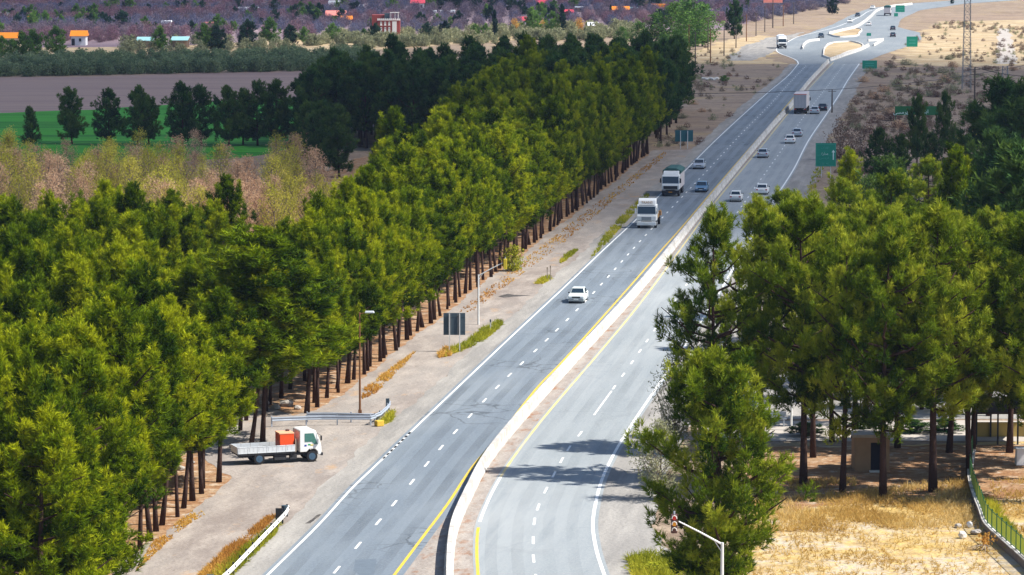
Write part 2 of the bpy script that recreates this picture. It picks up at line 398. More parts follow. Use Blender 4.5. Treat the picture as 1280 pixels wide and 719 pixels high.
M['fence_green'] = flat('green_fence_paint', (0.030, 0.13, 0.045), 0.5, 0, 0.4, 0.15)
M['fence_lime'] = flat('lime_fence_paint', (0.38, 0.43, 0.045), 0.5, 0, 0.4, 0.15)
M['blue_tank'] = flat('blue_plastic', (0.01, 0.05, 0.32), 0.5, 0, 0.4, 0.1)
M['green_bin'] = flat('green_plastic', (0.015, 0.35, 0.12), 0.5, 0, 0.4, 0.1)
M['wood'] = flat('weathered_wood', (0.34, 0.28, 0.22), 0.95, 0, 0.1, 0.3, 4.0)
M['yellow_block'] = flat('yellow_block', (0.60, 0.40, 0.06), 0.9, 0, 0.2, 0.2, 3.0)
M['shade_roof'] = flat('dark_shelter_roof', (0.045, 0.035, 0.032), 0.9, 0, 0.2, 0.2)
M['ochre'] = flat('ochre_wall', (0.42, 0.30, 0.10), 0.9, 0, 0.2, 0.2, 1.0)
M['wire'] = flat('dark_cable', (0.03, 0.03, 0.035), 0.6, 0.2, 0.3, 0.1)
# ------------------------------------------------------------------ lines and sheets
def spline(pts, step=2.0):
    """smooth line through world points, resampled about every step metres"""
    P = [Vector(p) for p in pts]
    P = [P[0] * 2 - P[1]] + P + [P[-1] * 2 - P[-2]]
    out = []
    for i in range(1, len(P) - 2):
        a, b, c, d = P[i - 1], P[i], P[i + 1], P[i + 2]
        # centripetal parameter keeps long and short spans well behaved
        t1 = max((b - a).length, 1e-4) ** 0.5; t2 = t1 + max((c - b).length, 1e-4) ** 0.5; t3 = t2 + max((d - c).length, 1e-4) ** 0.5
        k = max(1, int((c - b).length / step))
        for j in range(k):
            t = t1 + (t2 - t1) * j / k
            A1 = a * ((t1 - t) / t1) + b * (t / t1)
            A2 = b * ((t2 - t) / (t2 - t1)) + c * ((t - t1) / (t2 - t1))
            A3 = c * ((t3 - t) / (t3 - t2)) + d * ((t - t2) / (t3 - t2))
            B1 = A1 * ((t2 - t) / t2) + A2 * (t / t2)
            B2 = A2 * ((t3 - t) / (t3 - t1)) + A3 * ((t - t1) / (t3 - t1))
            out.append(B1 * ((t2 - t) / (t2 - t1)) + B2 * ((t - t1) / (t2 - t1)))
    out.append(P[-2])
    return out
def PX(pts, step=2.0): return spline([G(x, y) for x, y in pts], step)
def side(path, off):
    """line shifted to the right of travel by off metres"""
    out = []
    for i, p in enumerate(path):
        a = path[max(i - 2, 0)]; b = path[min(i + 2, len(path) - 1)]
        d = (b - a); d.z = 0; d.normalize()
        o = off(i / (len(path) - 1)) if callable(off) else off
        out.append(p + Vector((d.y, -d.x, 0)) * o)
    return out
def jit(path, amp):
    if not amp: return path
    ph = [random.uniform(0, 6.28) for _ in range(5)]
    out = []; L = 0.0
    for i, p in enumerate(path):
        a = path[max(i - 1, 0)]; b = path[min(i + 1, len(path) - 1)]
        L += (p - a).length
        d = (b - a); d.z = 0; d.normalize()
        k = math.sin(L * 0.11 + ph[0]) * .5 + math.sin(L * .37 + ph[1]) * .35 + math.sin(L * 1.1 + ph[2]) * .25 + random.uniform(-.35, .35)
        out.append(p + Vector((d.y, -d.x, 0)) * k * amp)
    return out
from mathutils.geometry import tessellate_polygon
def sheet_world(name, poly, z, m, parent=None):
    poly = [Vector((p.x, p.y, 0)) for p in poly]
    tris = tessellate_polygon([poly])
    mb = MB(); mb.add([(p.x, p.y, z) for p in poly], [t for t in tris])
    me = mb.mesh(name, m)
    bm = bmesh.new(); bm.from_mesh(me)
    for f in bm.faces:
        if f.normal.z < 0: f.normal_flip()
    bm.to_mesh(me); bm.free()
    o = link(name, me, parent)
    if parent is None: o['kind'] = 'structure'
    return o
def sheet(name, px, z, m, amp=0.0, step=3.0, parent=None):
    pts = [G(x, y) for x, y in px]
    poly = []
    for i, p in enumerate(pts):
        q = pts[(i + 1) % len(pts)]
        k = max(1, int((q - p).length / step))
        seg = [p.lerp(q, j / k) for j in range(k)]
        poly += jit(seg + [q], amp)[:-1] if amp else seg
    return sheet_world(name, poly, z, m, parent)
def strip(name, left, right, z, m, parent=None):
    return sheet_world(name, list(left) + list(reversed(list(right))), z, m, parent)
def ribbon(path, wid, z):
    mb = MB(); a = side(path, -wid / 2); b = side(path, wid / 2); n = len(path)
    mb.add([(p.x, p.y, z) for p in a] + [(p.x, p.y, z) for p in b], [(i, n + i, n + i + 1, i + 1) for i in range(n - 1)])
    return mb
def cut(path, y0, y1):                      # part of a line between two depths
    return [p for p in path if y0 <= p.y <= y1]

WL = PX([(200, 850), (270, 783), (336, 718), (397.5, 657.5), (440, 611), (475, 577.5), (514, 540), (575, 482), (639.5, 421), (706, 359), (760, 307.5), (794, 276), (825, 244), (855, 215), (891, 179), (922, 150), (960, 116), (985, 95), (998, 80)])
YL = PX([(400, 850), (452, 775), (494, 718), (530, 670), (560, 630), (590, 585), (627.5, 541), (672.5, 484), (702.5, 453), (800, 344), (825, 315), (850, 287), (890, 240), (940, 182), (962, 157), (992, 122), (1012, 99), (1029, 80)])
BR = PX([(570, 800), (567, 718), (572, 668), (591, 622), (610, 585), (632, 555), (672, 508), (715, 460), (802, 364), (885, 260), (946, 185), (966, 161), (990, 134), (1012, 105), (1037, 78)])
YR = PX([(602, 800), (597.5, 718), (596, 690), (598, 660), (607.5, 632.5), (622.5, 602.5), (640, 575), (670, 535), (692.5, 507.5), (722.5, 472.5), (752.5, 437.5), (800, 380), (892.5, 255), (915, 227.5), (952.5, 182.5), (977, 152), (1000, 124), (1020, 101), (1042, 78)])
WR = PX([(785, 800), (755, 718), (746, 690), (741, 657.5), (745, 627.5), (752.5, 600), (765, 572.5), (782, 543), (833, 467), (878, 400), (964, 256), (992, 212), (1010, 177), (1035, 140), (1050, 117), (1060, 100), (1074, 80)])
DL = PX([(385, 757), (421, 713), (447.5, 682.5), (495.5, 626.7), (535.7, 578), (574, 535), (626, 480), (690, 419), (739, 369.5), (800, 302), (835, 265), (892, 205), (931, 163), (962.6, 131), (985, 106), (1008, 82)], 1.0)
DR = PX([(680, 760), (670, 720), (667, 699), (666.5, 676), (668, 652.5), (674, 631), (684, 610), (711, 561), (725, 543), (779, 469), (812, 422), (928, 257), (950, 226), (979, 185), (1002, 150), (1032, 111), (1056, 80)], 1.0)
FR = PX([(10, 818), (60, 775), (165, 690), (200, 663), (281, 596), (381, 519), (430, 484), (500, 431), (586, 364), (662, 307), (755, 234), (812, 188)], 1.0)

# the base ground reaches past the horizon
mb = MB(); mb.add([(-2500, -300, -0.02), (2500, -300, -0.02), (2500, 5000, -0.02), (-2500, 5000, -0.02)], [(0, 1, 2, 3)])
tag(mb.build('ground', M['earth']), kind='structure')

# left side: plantation floor, dirt track, gravel shoulder
strip('forest_floor', jit(side(FR, -45), 1.0), jit(side(FR, 1.1), 0.5), 0.004, M['litter'])
strip('dirt_track', jit(side(FR, 0.5), 0.35), jit(cut(side(WL, -1.6), 180, 600), 0.5), 0.010, M['track'])
sheet('sandy_clearing', [(285, 598), (240, 560), (200, 520), (300, 500), (372, 520), (400, 512), (470, 540), (400, 590), (330, 610)], 0.016, M['track'], 0.5, 1.2)
strip('gravel_shoulder', jit(side(WL, -2.3), 0.35), side(WL, 0.1), 0.022, M['gravel'])
# carriageways
road_l = strip('road', side(WL, -0.35), side(YL, 0.55), 0.028, M['asphalt_l'])
strip('median_strip', side(YL, 0.40), side(YR, -0.15), 0.024, M['median'])
road_r = strip('carriageway', side(YR, -0.25), side(WR, 0.35), 0.030, M['asphalt_r'])
strip('right_shoulder', side(WR, 0.2), jit(side(WR, lambda t: 4.3 if t < .5 else 3.2), 0.5), 0.020, M['gravel'])
tag(ribbon([p for p in WL if not (G(514, 540).y + 1 > p.y > G(478, 575).y)], 0.17, 0.036).build('edge_line', M['paint_w'], road_l))
ribbon(YL, 0.20, 0.036).build('edge_line', M['paint_y'], road_l)
a = cut(YR, 0, G(597, 655).y); b = cut(YR, G(597, 655).y, G(625, 600).y); c = cut(YR, G(625, 600).y, 2000)
ribbon(a, 0.20, 0.037).build('edge_line', M['paint_y'], road_r)
ribbon(b + c[:1], 0.20, 0.037).build('edge_line', M['paint_w'], road_r)
ribbon(c, 0.20, 0.037).build('edge_line', M['paint_yp'], road_r)
ribbon(WR, 0.22, 0.037).build('edge_line', M['paint_w'], road_r)
dm = {}
def dashes(path, start, gap, lens, parent, z):
    L = 0.0; nxt = None
    acc = [0.0]
    for i in range(1, len(path)): acc.append(acc[-1] + (path[i] - path[i - 1]).length)
    i0 = min(range(len(path)), key=lambda i: (path[i] - start).length)
    s = acc[i0] % gap
    while s < acc[-1]:
        i = min(range(len(path)), key=lambda i: abs(acc[i] - s))
        a = path[max(i - 1, 0)]; b = path[min(i + 1, len(path) - 1)]
        d = b - a
        if lens not in dm:
            q = MB(); q.add([(-lens / 2, -.085, 0), (lens / 2, -.075, 0), (lens / 2 + .05, .085, 0), (-lens / 2 + .04, .08, 0)], [(0, 1, 2, 3)])
            dm[lens] = q.mesh('lane_dash', M['paint_w'])
        if 170 < path[i].y < 960:
            link('lane_dash', dm[lens], parent, (path[i].x, path[i].y, z), math.atan2(d.y, d.x))
        s += gap
dashes(DL, G(421, 713), 8.4, 2.4, road_l, 0.036)
dashes(cut(DR, 0, G(725, 543).y), G(667, 699), 6.6, 2.7, road_r, 0.037)
dashes(cut(DR, G(764, 489).y, 2000), G(779, 469), 8.4, 2.4, road_r, 0.037)
ribbon(cut(DR, G(740, 520).y, G(764, 489).y), 0.15, 0.037).build('lane_line', M['paint_w'], road_r)
# darker wheel paths worn into the lanes
def worn(name, col, k):
    m = bpy.data.materials.new(name); m.use_nodes = True; n = m.node_tree; pb = n.nodes['Principled BSDF']; out = n.nodes['Material Output']
    pb.inputs['Base Color'].default_value = tuple(col) + (1,); pb.inputs['Roughness'].default_value = .7
    ge = n.nodes.new('ShaderNodeNewGeometry'); mp = n.nodes.new('ShaderNodeMapping'); mp.vector_type = 'TEXTURE'; mp.inputs['Rotation'].default_value = (0, 0, ROADA); mp.inputs['Scale'].default_value = (5, 1, 1)
    no = n.nodes.new('ShaderNodeTexNoise'); no.inputs['Scale'].default_value = .35; no.inputs['Detail'].default_value = 7
    n.links.new(ge.outputs['Position'], mp.inputs['Vector']); n.links.new(mp.outputs[0], no.inputs['Vector'])
    mr = n.nodes.new('ShaderNodeMapRange'); mr.inputs['From Min'].default_value = .35; mr.inputs['From Max'].default_value = .68; mr.inputs['To Max'].default_value = k
    n.links.new(no.outputs['Fac'], mr.inputs['Value'])
    tr = n.nodes.new('ShaderNodeBsdfTransparent'); mx = n.nodes.new('ShaderNodeMixShader')
    n.links.new(mr.outputs[0], mx.inputs[0]); n.links.new(tr.outputs[0], mx.inputs[1]); n.links.new(pb.outputs[0], mx.inputs[2]); n.links.new(mx.outputs[0], out.inputs[0])
    return m
wm_l, wm_r = worn('wheel_wear_dark', (.085, .100, .120), .20), worn('wheel_wear_pale', (.17, .19, .205), .11)
for off in (-2.65, -1.0, .95, 2.5):
    ribbon(side(DL, off), .75 if off != -1.0 else .9, 0.032).build('wheel_path', wm_l, road_l)
    ribbon(side(DR, off), .75, 0.034).build('wheel_path', wm_r, road_r)
# short broken edge line where the driveway meets the road
p0, p1 = G(478, 575), G(514, 540)
for i in range(8):
    q = p0.lerp(p1, (i + .5) / 8)
    e = MB(); e.add([(-.55, -.085, 0), (.55, -.08, 0), (.55, .085, 0), (-.55, .085, 0)], [(0, 1, 2, 3)])
    e.build('lane_dash', M['paint_w'], road_l, (q.x, q.y, 0.036), math.atan2((p1 - p0).y, (p1 - p0).x))
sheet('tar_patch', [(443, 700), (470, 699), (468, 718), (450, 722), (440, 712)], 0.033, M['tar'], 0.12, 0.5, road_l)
sheet('shadow_stain', [(622, 371), (635, 367.6), (643, 369), (664, 369.6), (642, 371.2), (630, 372.3)], 0.018, M['shadow_and_stain'], 0.15, 0.8)  # cast shadow on the verge, painted in as a dark sheet
sheet('wet_stain', [(381, 655), (399, 643), (402, 643.5), (388, 655)], 0.027, M['shadow_and_stain'], 0.1, 0.5)

# right side: yard, side road, dry field
sheet('dry_field', [(845, 760), (905, 640), (950, 560), (1300, 552), (1300, 900), (880, 900)], 0.004, M['dry_grass_ground'], 0.6, 2.0)
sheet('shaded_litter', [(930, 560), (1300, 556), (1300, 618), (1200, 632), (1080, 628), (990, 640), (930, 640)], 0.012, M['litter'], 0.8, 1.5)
sheet('side_road', [(880, 462), (1300, 470), (1300, 524), (880, 524)], 0.006, M['gravel'], 0.2, 2.0)
sheet('sand_verge', [(880, 526), (1300, 526), (1300, 552), (880, 552)], 0.010, M['pale_track'], 0.5, 2.0)
sheet('gravel_yard', [(880, 400), (960, 330), (1300, 330), (1300, 462), (880, 462)], 0.003, M['track'], 1.0, 3.0)

# far right: scrub, straw field, pale track
sheet('scrub_field', [(1010, 330), (1065, 110), (1085, 78), (1300, 78), (1400, 330)], 0.002, M['scrub'], 3.0, 6.0)
sheet('straw_field', [(1120, 64), (1160, 36), (1190, 22), (1300, 22), (1300, 80), (1200, 84), (1130, 80)], 0.006, M['straw'], 4.0, 6.0)
sheet('pale_path', [(1245, 80), (1248, 36), (1262, 36), (1272, 80)], 0.012, M['pale_track'], .7, 5.0)
sheet('dark_plough_strip', [(1150, 27), (1300, 25), (1300, 18), (1160, 19)], 0.011, M['scrub'], 3.0, 6.0)
# left far: crop, ploughed soil, straw, orchards
sheet('crop_field', [(-60, 142), (120, 136), (250, 126), (400, 118), (378, 184), (300, 198), (-60, 215)], 0.004, M['crop'], 1.5, 6.0)
sheet('ploughed_field', [(-60, 97), (100, 96), (400, 88), (450, 100), (440, 118), (250, 127.5), (120, 137.5), (-60, 143.5)], 0.008, M['plough'], 1.5, 6.0)
sheet('straw_band', [(-60, 76), (180, 78), (420, 66), (800, 40), (790, 34), (400, 47), (200, 58), (-60, 60)], 0.006, M['straw'], 3.0, 8.0)
sheet('orchard_soil', [(-200, 60.5), (200, 58.5), (400, 47.5), (790, 34.5), (860, 42), (905, 38), (955, 22), (1000, 2), (1060, -60), (-200, -60)], 0.010, M['orchard_ground'], 3.0, 10.0)
# verge left of the road at the far end
sheet('straw_verge', [(856, 80), (868, 66), (900, 52), (950, 44), (985, 47), (978, 62), (950, 72), (985, 80), (900, 80)], 0.014, M['straw'], 2.0, 5.0)
sheet('gravel_lay_by', [(905, 76), (930, 58), (958, 48), (985, 44), (1006, 40), (985, 51), (968, 66), (940, 76)], 0.018, M['gravel'], 1.0, 5.0)
sheet('far_verge', [(812, 190), (850, 120), (862, 82), (985, 82), (985, 95), (890, 178), (860, 190)], 0.006, M['scrub'], 1.5, 5.0)

# far junction: apron, islands, kerbs
junction = sheet('junction', [(998, 80), (992, 74), (972, 66), (970, 61), (985, 51), (1010, 42), (1040, 31), (1062, 20), (1085, 11), (1130, 5), (1200, 0), (1290, -4), (1290, -1), (1205, 5), (1150, 13), (1126, 24), (1122, 34), (1150, 41), (1152, 50), (1135, 58), (1105, 68), (1074, 80)], 0.032, M['asphalt_j'], 0.25, 4.0)
for nm, px in (('grass_island', [(1029, 71), (1032, 60), (1042, 54.5), (1062, 53), (1077, 56.5), (1076, 61.5), (1060, 66), (1039, 74)]),
               ('grass_island', [(1036, 44), (1052, 40), (1070, 36.5), (1076, 37.5), (1074, 42), (1068, 46), (1050, 47)])):
    isl = sheet(nm, px, 0.20, M['straw'], 0.2, 2.0)
    path = spline([G(*p) for p in px] + [G(*px[0])], 1.5)
    k = MB(); k.sweep(path, [(-.2, 0), (.2, 0), (.14, .5), (-.14, .5)]); k.build('kerb', M['stone_pale'], isl)
for px in ([(1092, 58), (1102, 52), (1104, 50.5)], [(1003, 62), (1006, 56), (1014, 52), (1024, 51)], [(1085, 52), (1103, 50.8)]):
    k = MB(); k.sweep(PX(px, 1.5), [(-.2, 0), (.2, 0), (.16, .7), (-.16, .7)]); k.build('kerb', M['stone_pale'], junction)
ribbon(PX([(998, 80), (996, 76), (988, 72), (976, 67.5), (971, 64), (971, 60)], 1.5), 0.30, 0.042).build('edge_line', M['paint_w'], junction)
ribbon(PX([(984, 53), (998, 46), (1020, 40.5), (1045, 34), (1075, 21), (1092, 12.5), (1130, 7)], 3), 0.30, 0.042).build('edge_line', M['paint_w'], junction)

# ------------------------------------------------------------------ concrete median barrier
JP = [(-.30, 0), (.30, 0), (.29, .10), (.17, .34), (.13, .86), (-.13, .86), (-.17, .34), (-.29, .10)]
def barrier(path, label, seg=6.0):
    root = thing('concrete_barrier', label, 'barrier', (path[0].x, path[0].y, 0))
    o = root.location
    acc = 0.0; cur = [path[0]]
    for i in range(1, len(path)):
        acc += (path[i] - path[i - 1]).length; cur.append(path[i])
        if acc >= seg or i == len(path) - 1:
            pts = [p - Vector((o.x, o.y, 0)) for p in cur]
            if len(pts) > 1:
                d = (pts[-1] - pts[-2]).normalized() * 0.06
                pts[-1] = pts[-1] - d
                q = MB(); q.sweep(pts, JP); s = q.build('barrier_segment', M['concrete'], root)
                s.location.z = random.uniform(0.024, 0.034)
            cur = [path[i]]; acc = 0.0
    return root
barrier(side(BR, -0.30), 'long white concrete median barrier curving between the two carriageways', 4.0)
barrier(PX([(1036, 43.5), (1052, 39.5), (1068, 35.5), (1078, 30), (1088, 22), (1099, 13), (1115, 9), (1140, 6)], 3), 'far white concrete median barrier beyond the junction islands', 12.0)
barrier(PX([(1037, 77), (1055, 70.5), (1076, 63), (1086, 58)], 2), 'white concrete barrier along the near edge of the junction island', 8.0)
# ------------------------------------------------------------------ plants
def nrm(a): return a / np.maximum(np.linalg.norm(a, axis=-1, keepdims=True), 1e-9)
def blades(P, A, K, L, W, spread, tint, rng, quad=False):
    """K thin leaves round each point P along axis A -> triangle soup and tints"""
    N = len(P)
    P = np.repeat(P, K, 0); A = np.repeat(A, K, 0); T = np.repeat(tint, K)
    n = N * K
    q = nrm(np.cross(A, rng.normal(size=(n, 3))))
    ph = spread * np.sqrt(rng.random(n))[:, None]
    d = A * np.cos(ph) + q * np.sin(ph)
    ln = (L * rng.uniform(0.65, 1.3, n))[:, None]
    b = P + A * (rng.uniform(-0.35, 0.5, n)[:, None] * L)
    s = nrm(np.cross(d, rng.normal(size=(n, 3)))) * (W * 0.5)
    tip = b + d * ln
    V = np.stack([b - s, b + s, tip], 1).reshape(-1, 3)
    return V, np.repeat(T + rng.normal(0, 0.05, n), 3)
def soup(name, V, T, mats, extra=None):
    """triangles plus an optional MB (trunk, second slot) as one mesh"""
    nv = len(V); ne = 0
    tri = np.arange(nv, dtype=np.int32)
    me = bpy.data.meshes.new(name)
    V = np.asarray(V, dtype=np.float32)
    ev, ef = [], []
    if extra is not None:
        ev = extra.v
        for f in extra.f:
            for k in range(1, len(f) - 1): ef.append((f[0] + nv, f[k] + nv, f[k + 1] + nv))
    allv = V if not len(ev) else np.vstack([V, np.array(ev, dtype=np.float32)])
    allt = tri if not ef else np.concatenate([tri, np.array(ef, dtype=np.int32).ravel()])
    nf = len(allt) // 3
    me.vertices.add(len(allv)); me.vertices.foreach_set('co', allv.ravel())
    me.loops.add(len(allt)); me.loops.foreach_set('vertex_index', allt)
    me.polygons.add(nf); me.polygons.foreach_set('loop_start', np.arange(nf, dtype=np.int32) * 3)
    for m in mats: me.materials.append(m)
    mi = np.zeros(nf, dtype=np.int32); mi[nv // 3:] = len(mats) - 1 if extra is not None else 0
    me.polygons.foreach_set('material_index', mi)
    at = me.attributes.new('tint', 'FLOAT', 'POINT')
    tt = np.full(len(allv), 0.5, dtype=np.float32); tt[:nv] = T
    at.data.foreach_set('value', tt)
    me.update(calc_edges=True)
    return me
def trunk_mb(H, r0, bend, rng, n=7, lean=0.0):
    mb = MB(); pts = []; rad = []
    k = 7
    ox, oy = rng.normal(0, bend, 2)
    for i in range(k + 1):
        t = i / k
        pts.append((ox * math.sin(t * 2.2) + lean * t * t, oy * math.sin(t * 2.9), -0.1 + (H + 0.1) * t))
        rad.append(max(0.02, r0 * (1.25 if i == 0 else 1.0) * (1 - 0.9 * t ** 1.15)))
    mb.tube(pts, rad, n)
    return mb, pts
def at_h(pts, z):
    for a, b in zip(pts, pts[1:]):
        if a[2] <= z <= b[2]:
            t = (z - a[2]) / (b[2] - a[2])
            return np.array([a[0] + (b[0] - a[0]) * t, a[1] + (b[1] - a[1]) * t, z])
    return np.array(pts[-1])
PLANT = [(0, .55), (.12, .85), (.30, 1.0), (.55, .88), (.75, .62), (.9, .36), (1, .10)]
OPEN = [(0, .50), (.15, .85), (.35, 1.0), (.6, .92), (.8, .66), (.93, .38), (1, .12)]
CONE = [(0, .95), (.15, 1.0), (.4, .80), (.7, .45), (.9, .2), (1, .05)]
BUSHY = [(0, .7), (.2, .95), (.45, 1.0), (.7, .85), (.9, .5), (1, .2)]
COLM = [(0, .5), (.2, .9), (.5, 1.0), (.8, .75), (1, .12)]
def conifer(seed, H, z0, R, nb, cpb, tpc, K, L, W, prof, r0, mat, up=0.55, clen=1.1, crad=0.34, limb=0.5, bend=0.15, spread=1.0, gap=0.0):
    """trunk mesh (trunk, limbs) and crown mesh of needle tufts set in upright plumes"""
    rng = np.random.default_rng(seed)
    mb, pts = trunk_mb(H, r0, bend, rng)
    px, py = zip(*prof)
    C, D, TT = [], [], []
    drop = set(rng.choice(nb, int(nb * gap), replace=False)) if gap else set()
    for i in range(nb):
        if i in drop: continue
        t = (i + rng.random() * .9) / nb
        z = z0 + (H - z0) * t
        az = i * 2.39996 + rng.normal(0, .35)
        reach = R * np.interp(t, px, py) * rng.uniform(.72, 1.15)
        out = np.array([math.cos(az), math.sin(az), 0])
        zs = max(z0 * .8, z - reach * (0.25 + up * .5))
        a = at_h(pts, min(zs, H * .97))
        e = at_h(pts, min(z, H * .99)) + out * reach + np.array([0, 0, rng.normal(0, .25)])
        mid = (a + e) / 2 + np.array([0, 0, -reach * .10]) + rng.normal(0, .12, 3)
        if rng.random() < limb:
            rr = 0.020 + 0.017 * reach
            mb.tube([a, mid, e], [rr * 1.3, rr, rr * .35], 4, cap=False)
        tb = np.clip(rng.normal(.5, .17), 0, 1)
        for j in range(cpb):
            s = rng.uniform(.38, 1.06)
            p = (a * (1 - s) + mid * s) if s < .5 else (mid * (1 - (s - .5) * 2) + e * ((s - .5) * 2))
            p = p + rng.normal(0, .22 + .06 * reach, 3) * np.array([1, 1, .7])
            dv = out * (0.75 - .55 * t) * s + np.array([0, 0, .55 + .55 * t + up * .3]) + rng.normal(0, .22, 3)
            C.append(p); D.append(dv); TT.append(np.clip(tb + rng.normal(0, .10), 0, 1))
    for j in range(max(2, cpb)):
        C.append(np.array(pts[-1]) + rng.normal(0, .12, 3) - np.array([0, 0, .25 * j])); D.append(np.array([0, 0, 1.]) + rng.normal(0, .2, 3)); TT.append(.55)
    C = np.array(C); D = nrm(np.array(D)); TT = np.array(TT)
    n = len(C)
    u = rng.random((n, tpc)); ang_r = np.sqrt(rng.random((n, tpc)))
    cl = clen * rng.uniform(.65, 1.35, n); cr = crad * rng.uniform(.7, 1.35, n)
    Dr = np.repeat(D, tpc, 0)
    q = nrm(np.cross(Dr, rng.normal(size=(n * tpc, 3))))
    uu = u.ravel()[:, None]
    P = np.repeat(C, tpc, 0) + Dr * ((uu - .35) * np.repeat(cl, tpc)[:, None]) + q * (np.repeat(cr, tpc) * ang_r.ravel() * (1 - .6 * u.ravel()))[:, None]
    A = nrm(Dr * .8 + q * (.85 * (1 - .6 * uu)) + np.array([0, 0, .25]))
    T = np.repeat(TT, tpc) + .42 * (u.ravel() - .5)  # tufts lighter towards plume tips: new growth, plus sunlit highlights put into the colour
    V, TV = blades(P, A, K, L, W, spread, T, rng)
    V[:, 2] = np.maximum(V[:, 2], 0.15)
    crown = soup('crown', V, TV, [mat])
    trunk = mb.mesh('trunk', M['bark'], smooth=True)
    return trunk, crown
def join_mesh(tr, cr, name):
    """trunk and crown of a tree as one mesh, for the uncounted mass"""
    v = np.empty(len(cr.vertices) * 3, dtype=np.float32); cr.vertices.foreach_get('co', v)
    t = np.empty(len(cr.vertices), dtype=np.float32); cr.attributes['tint'].data.foreach_get('value', t)
    mb = MB()
    mb.v = [tuple(p.co) for p in tr.vertices]; mb.f = [tuple(p.vertices) for p in tr.polygons]
    return soup(name, v.reshape(-1, 3), t, [cr.materials[0], tr.materials[0]], mb)
def broadleaf(seed, H, z0, R, nb, lpc, L, W, prof, r0, mat, trunk_mat, twig=0.012, up=.7, stems=1, limb=1.0, spread=1.4):
    """trunk, rising limbs and a crown of loose leaves along the twigs"""
    rng = np.random.default_rng(seed)
    mb, pts = trunk_mb(H * .92, r0, .12, rng, 6)
    px, py = zip(*prof)
    P, A, T = [], [], []
    for i in range(nb):
        t = (i + rng.random()) / nb
        z = z0 + (H - z0) * t
        az = i * 2.39996 + rng.normal(0, .4)
        reach = R * np.interp(t, px, py) * rng.uniform(.5, 1.1)
        out = np.array([math.cos(az), math.sin(az), 0])
        e = out * reach + np.array([0, 0, z])
        a = at_h(pts, max(z0 * .6, min(z - reach * up * 1.6, H * .9)))
        mid = (a + e) / 2 + out * reach * .12 + np.array([0, 0, -.1 * reach])
        if rng.random() < limb: mb.tube([a, mid, e], [twig * 2.2, twig * 1.5, twig * .5], 3, cap=False)
        tb = np.clip(rng.normal(.5, .2), 0, 1)
        s = rng.uniform(.25, 1.05, lpc)[:, None]
        p = np.where(s < .5, a * (1 - s * 2) + mid * (s * 2), mid * (2 - s * 2) + e * (s * 2 - 1)) + rng.normal(0, .10 + .10 * R, (lpc, 3)) * np.array([1, 1, .8])
        P.append(p); A.append(nrm(rng.normal(0, .6, (lpc, 3)) + np.array([0, 0, .7]))); T.append(tb + rng.normal(0, .12, lpc))
    P = np.vstack(P); A = np.vstack(A); T = np.concatenate(T)
    V, TV = blades(P, A, 2, L, W, spread, T, rng)
    V[:, 2] = np.maximum(V[:, 2], 0.1)
    return mb.mesh('trunk', trunk_mat, smooth=True), soup('crown', V, TV, [mat])
def plant(name, proto, label, cat, loc, h=1.0, wd=None, rz=None, group=None):
    tr, cr = proto
    o = thing(name, label, cat, (loc[0], loc[1], 0), random.uniform(0, 6.28) if rz is None else rz, group)
    o.scale = (wd or h, wd or h, h)
    o.rotation_euler = (random.gauss(0, .022), random.gauss(0, .022), o.rotation_euler[2])
    link('trunk', tr, o); link('crown', cr, o)
    return o
def scatter(name, pts, meshes, label, cat, z=0.0):
    """an uncounted mass: points carrying copies of the meshes; kind = stuff"""
    coll = bpy.data.collections.new(name + '_sources')
    for i, me in enumerate(meshes):
        coll.objects.link(bpy.data.objects.new('%s_source_%02d' % (name, i), me))
    me = bpy.data.meshes.new(name)
    me.from_pydata([(p[0], p[1], z) for p in pts], [], [])
    rs = np.random.default_rng(len(pts))
    for an, tp, vals in (('rotz', 'FLOAT', rs.uniform(0, 6.28, len(pts))), ('size', 'FLOAT', np.array([p[2] for p in pts])), ('pick', 'INT', rs.integers(0, len(meshes), len(pts)))):
        at = me.attributes.new(an, tp, 'POINT'); at.data.foreach_set('value', vals.astype(np.int32 if tp == 'INT' else np.float32))
    o = link(name, me)
    ng = bpy.data.node_groups.new(name, 'GeometryNodeTree')
    ng.interface.new_socket('Geometry', in_out='INPUT', socket_type='NodeSocketGeometry')
    ng.interface.new_socket('Geometry', in_out='OUTPUT', socket_type='NodeSocketGeometry')
    N = ng.nodes; gi = N.new('NodeGroupInput'); go = N.new('NodeGroupOutput')
    ci = N.new('GeometryNodeCollectionInfo'); ci.inputs['Collection'].default_value = coll
    ci.inputs['Separate Children'].default_value = True; ci.inputs['Reset Children'].default_value = True
    ip = N.new('GeometryNodeInstanceOnPoints'); ip.inputs['Pick Instance'].default_value = True
    def attr(nm, ty):
        a = N.new('GeometryNodeInputNamedAttribute'); a.data_type = ty; a.inputs['Name'].default_value = nm; return a.outputs[0]
    cx = N.new('ShaderNodeCombineXYZ'); ng.links.new(attr('rotz', 'FLOAT'), cx.inputs[2])
    ng.links.new(gi.outputs[0], ip.inputs['Points']); ng.links.new(ci.outputs[0], ip.inputs['Instance'])
    ng.links.new(attr('pick', 'INT'), ip.inputs['Instance Index']); ng.links.new(cx.outputs[0], ip.inputs['Rotation'])
    ng.links.new(attr('size', 'FLOAT'), ip.inputs['Scale']); ng.links.new(ip.outputs[0], go.inputs[0])
    md = o.modifiers.new('scatter', 'NODES'); md.node_group = ng
    return tag(o, label, cat, kind='stuff')

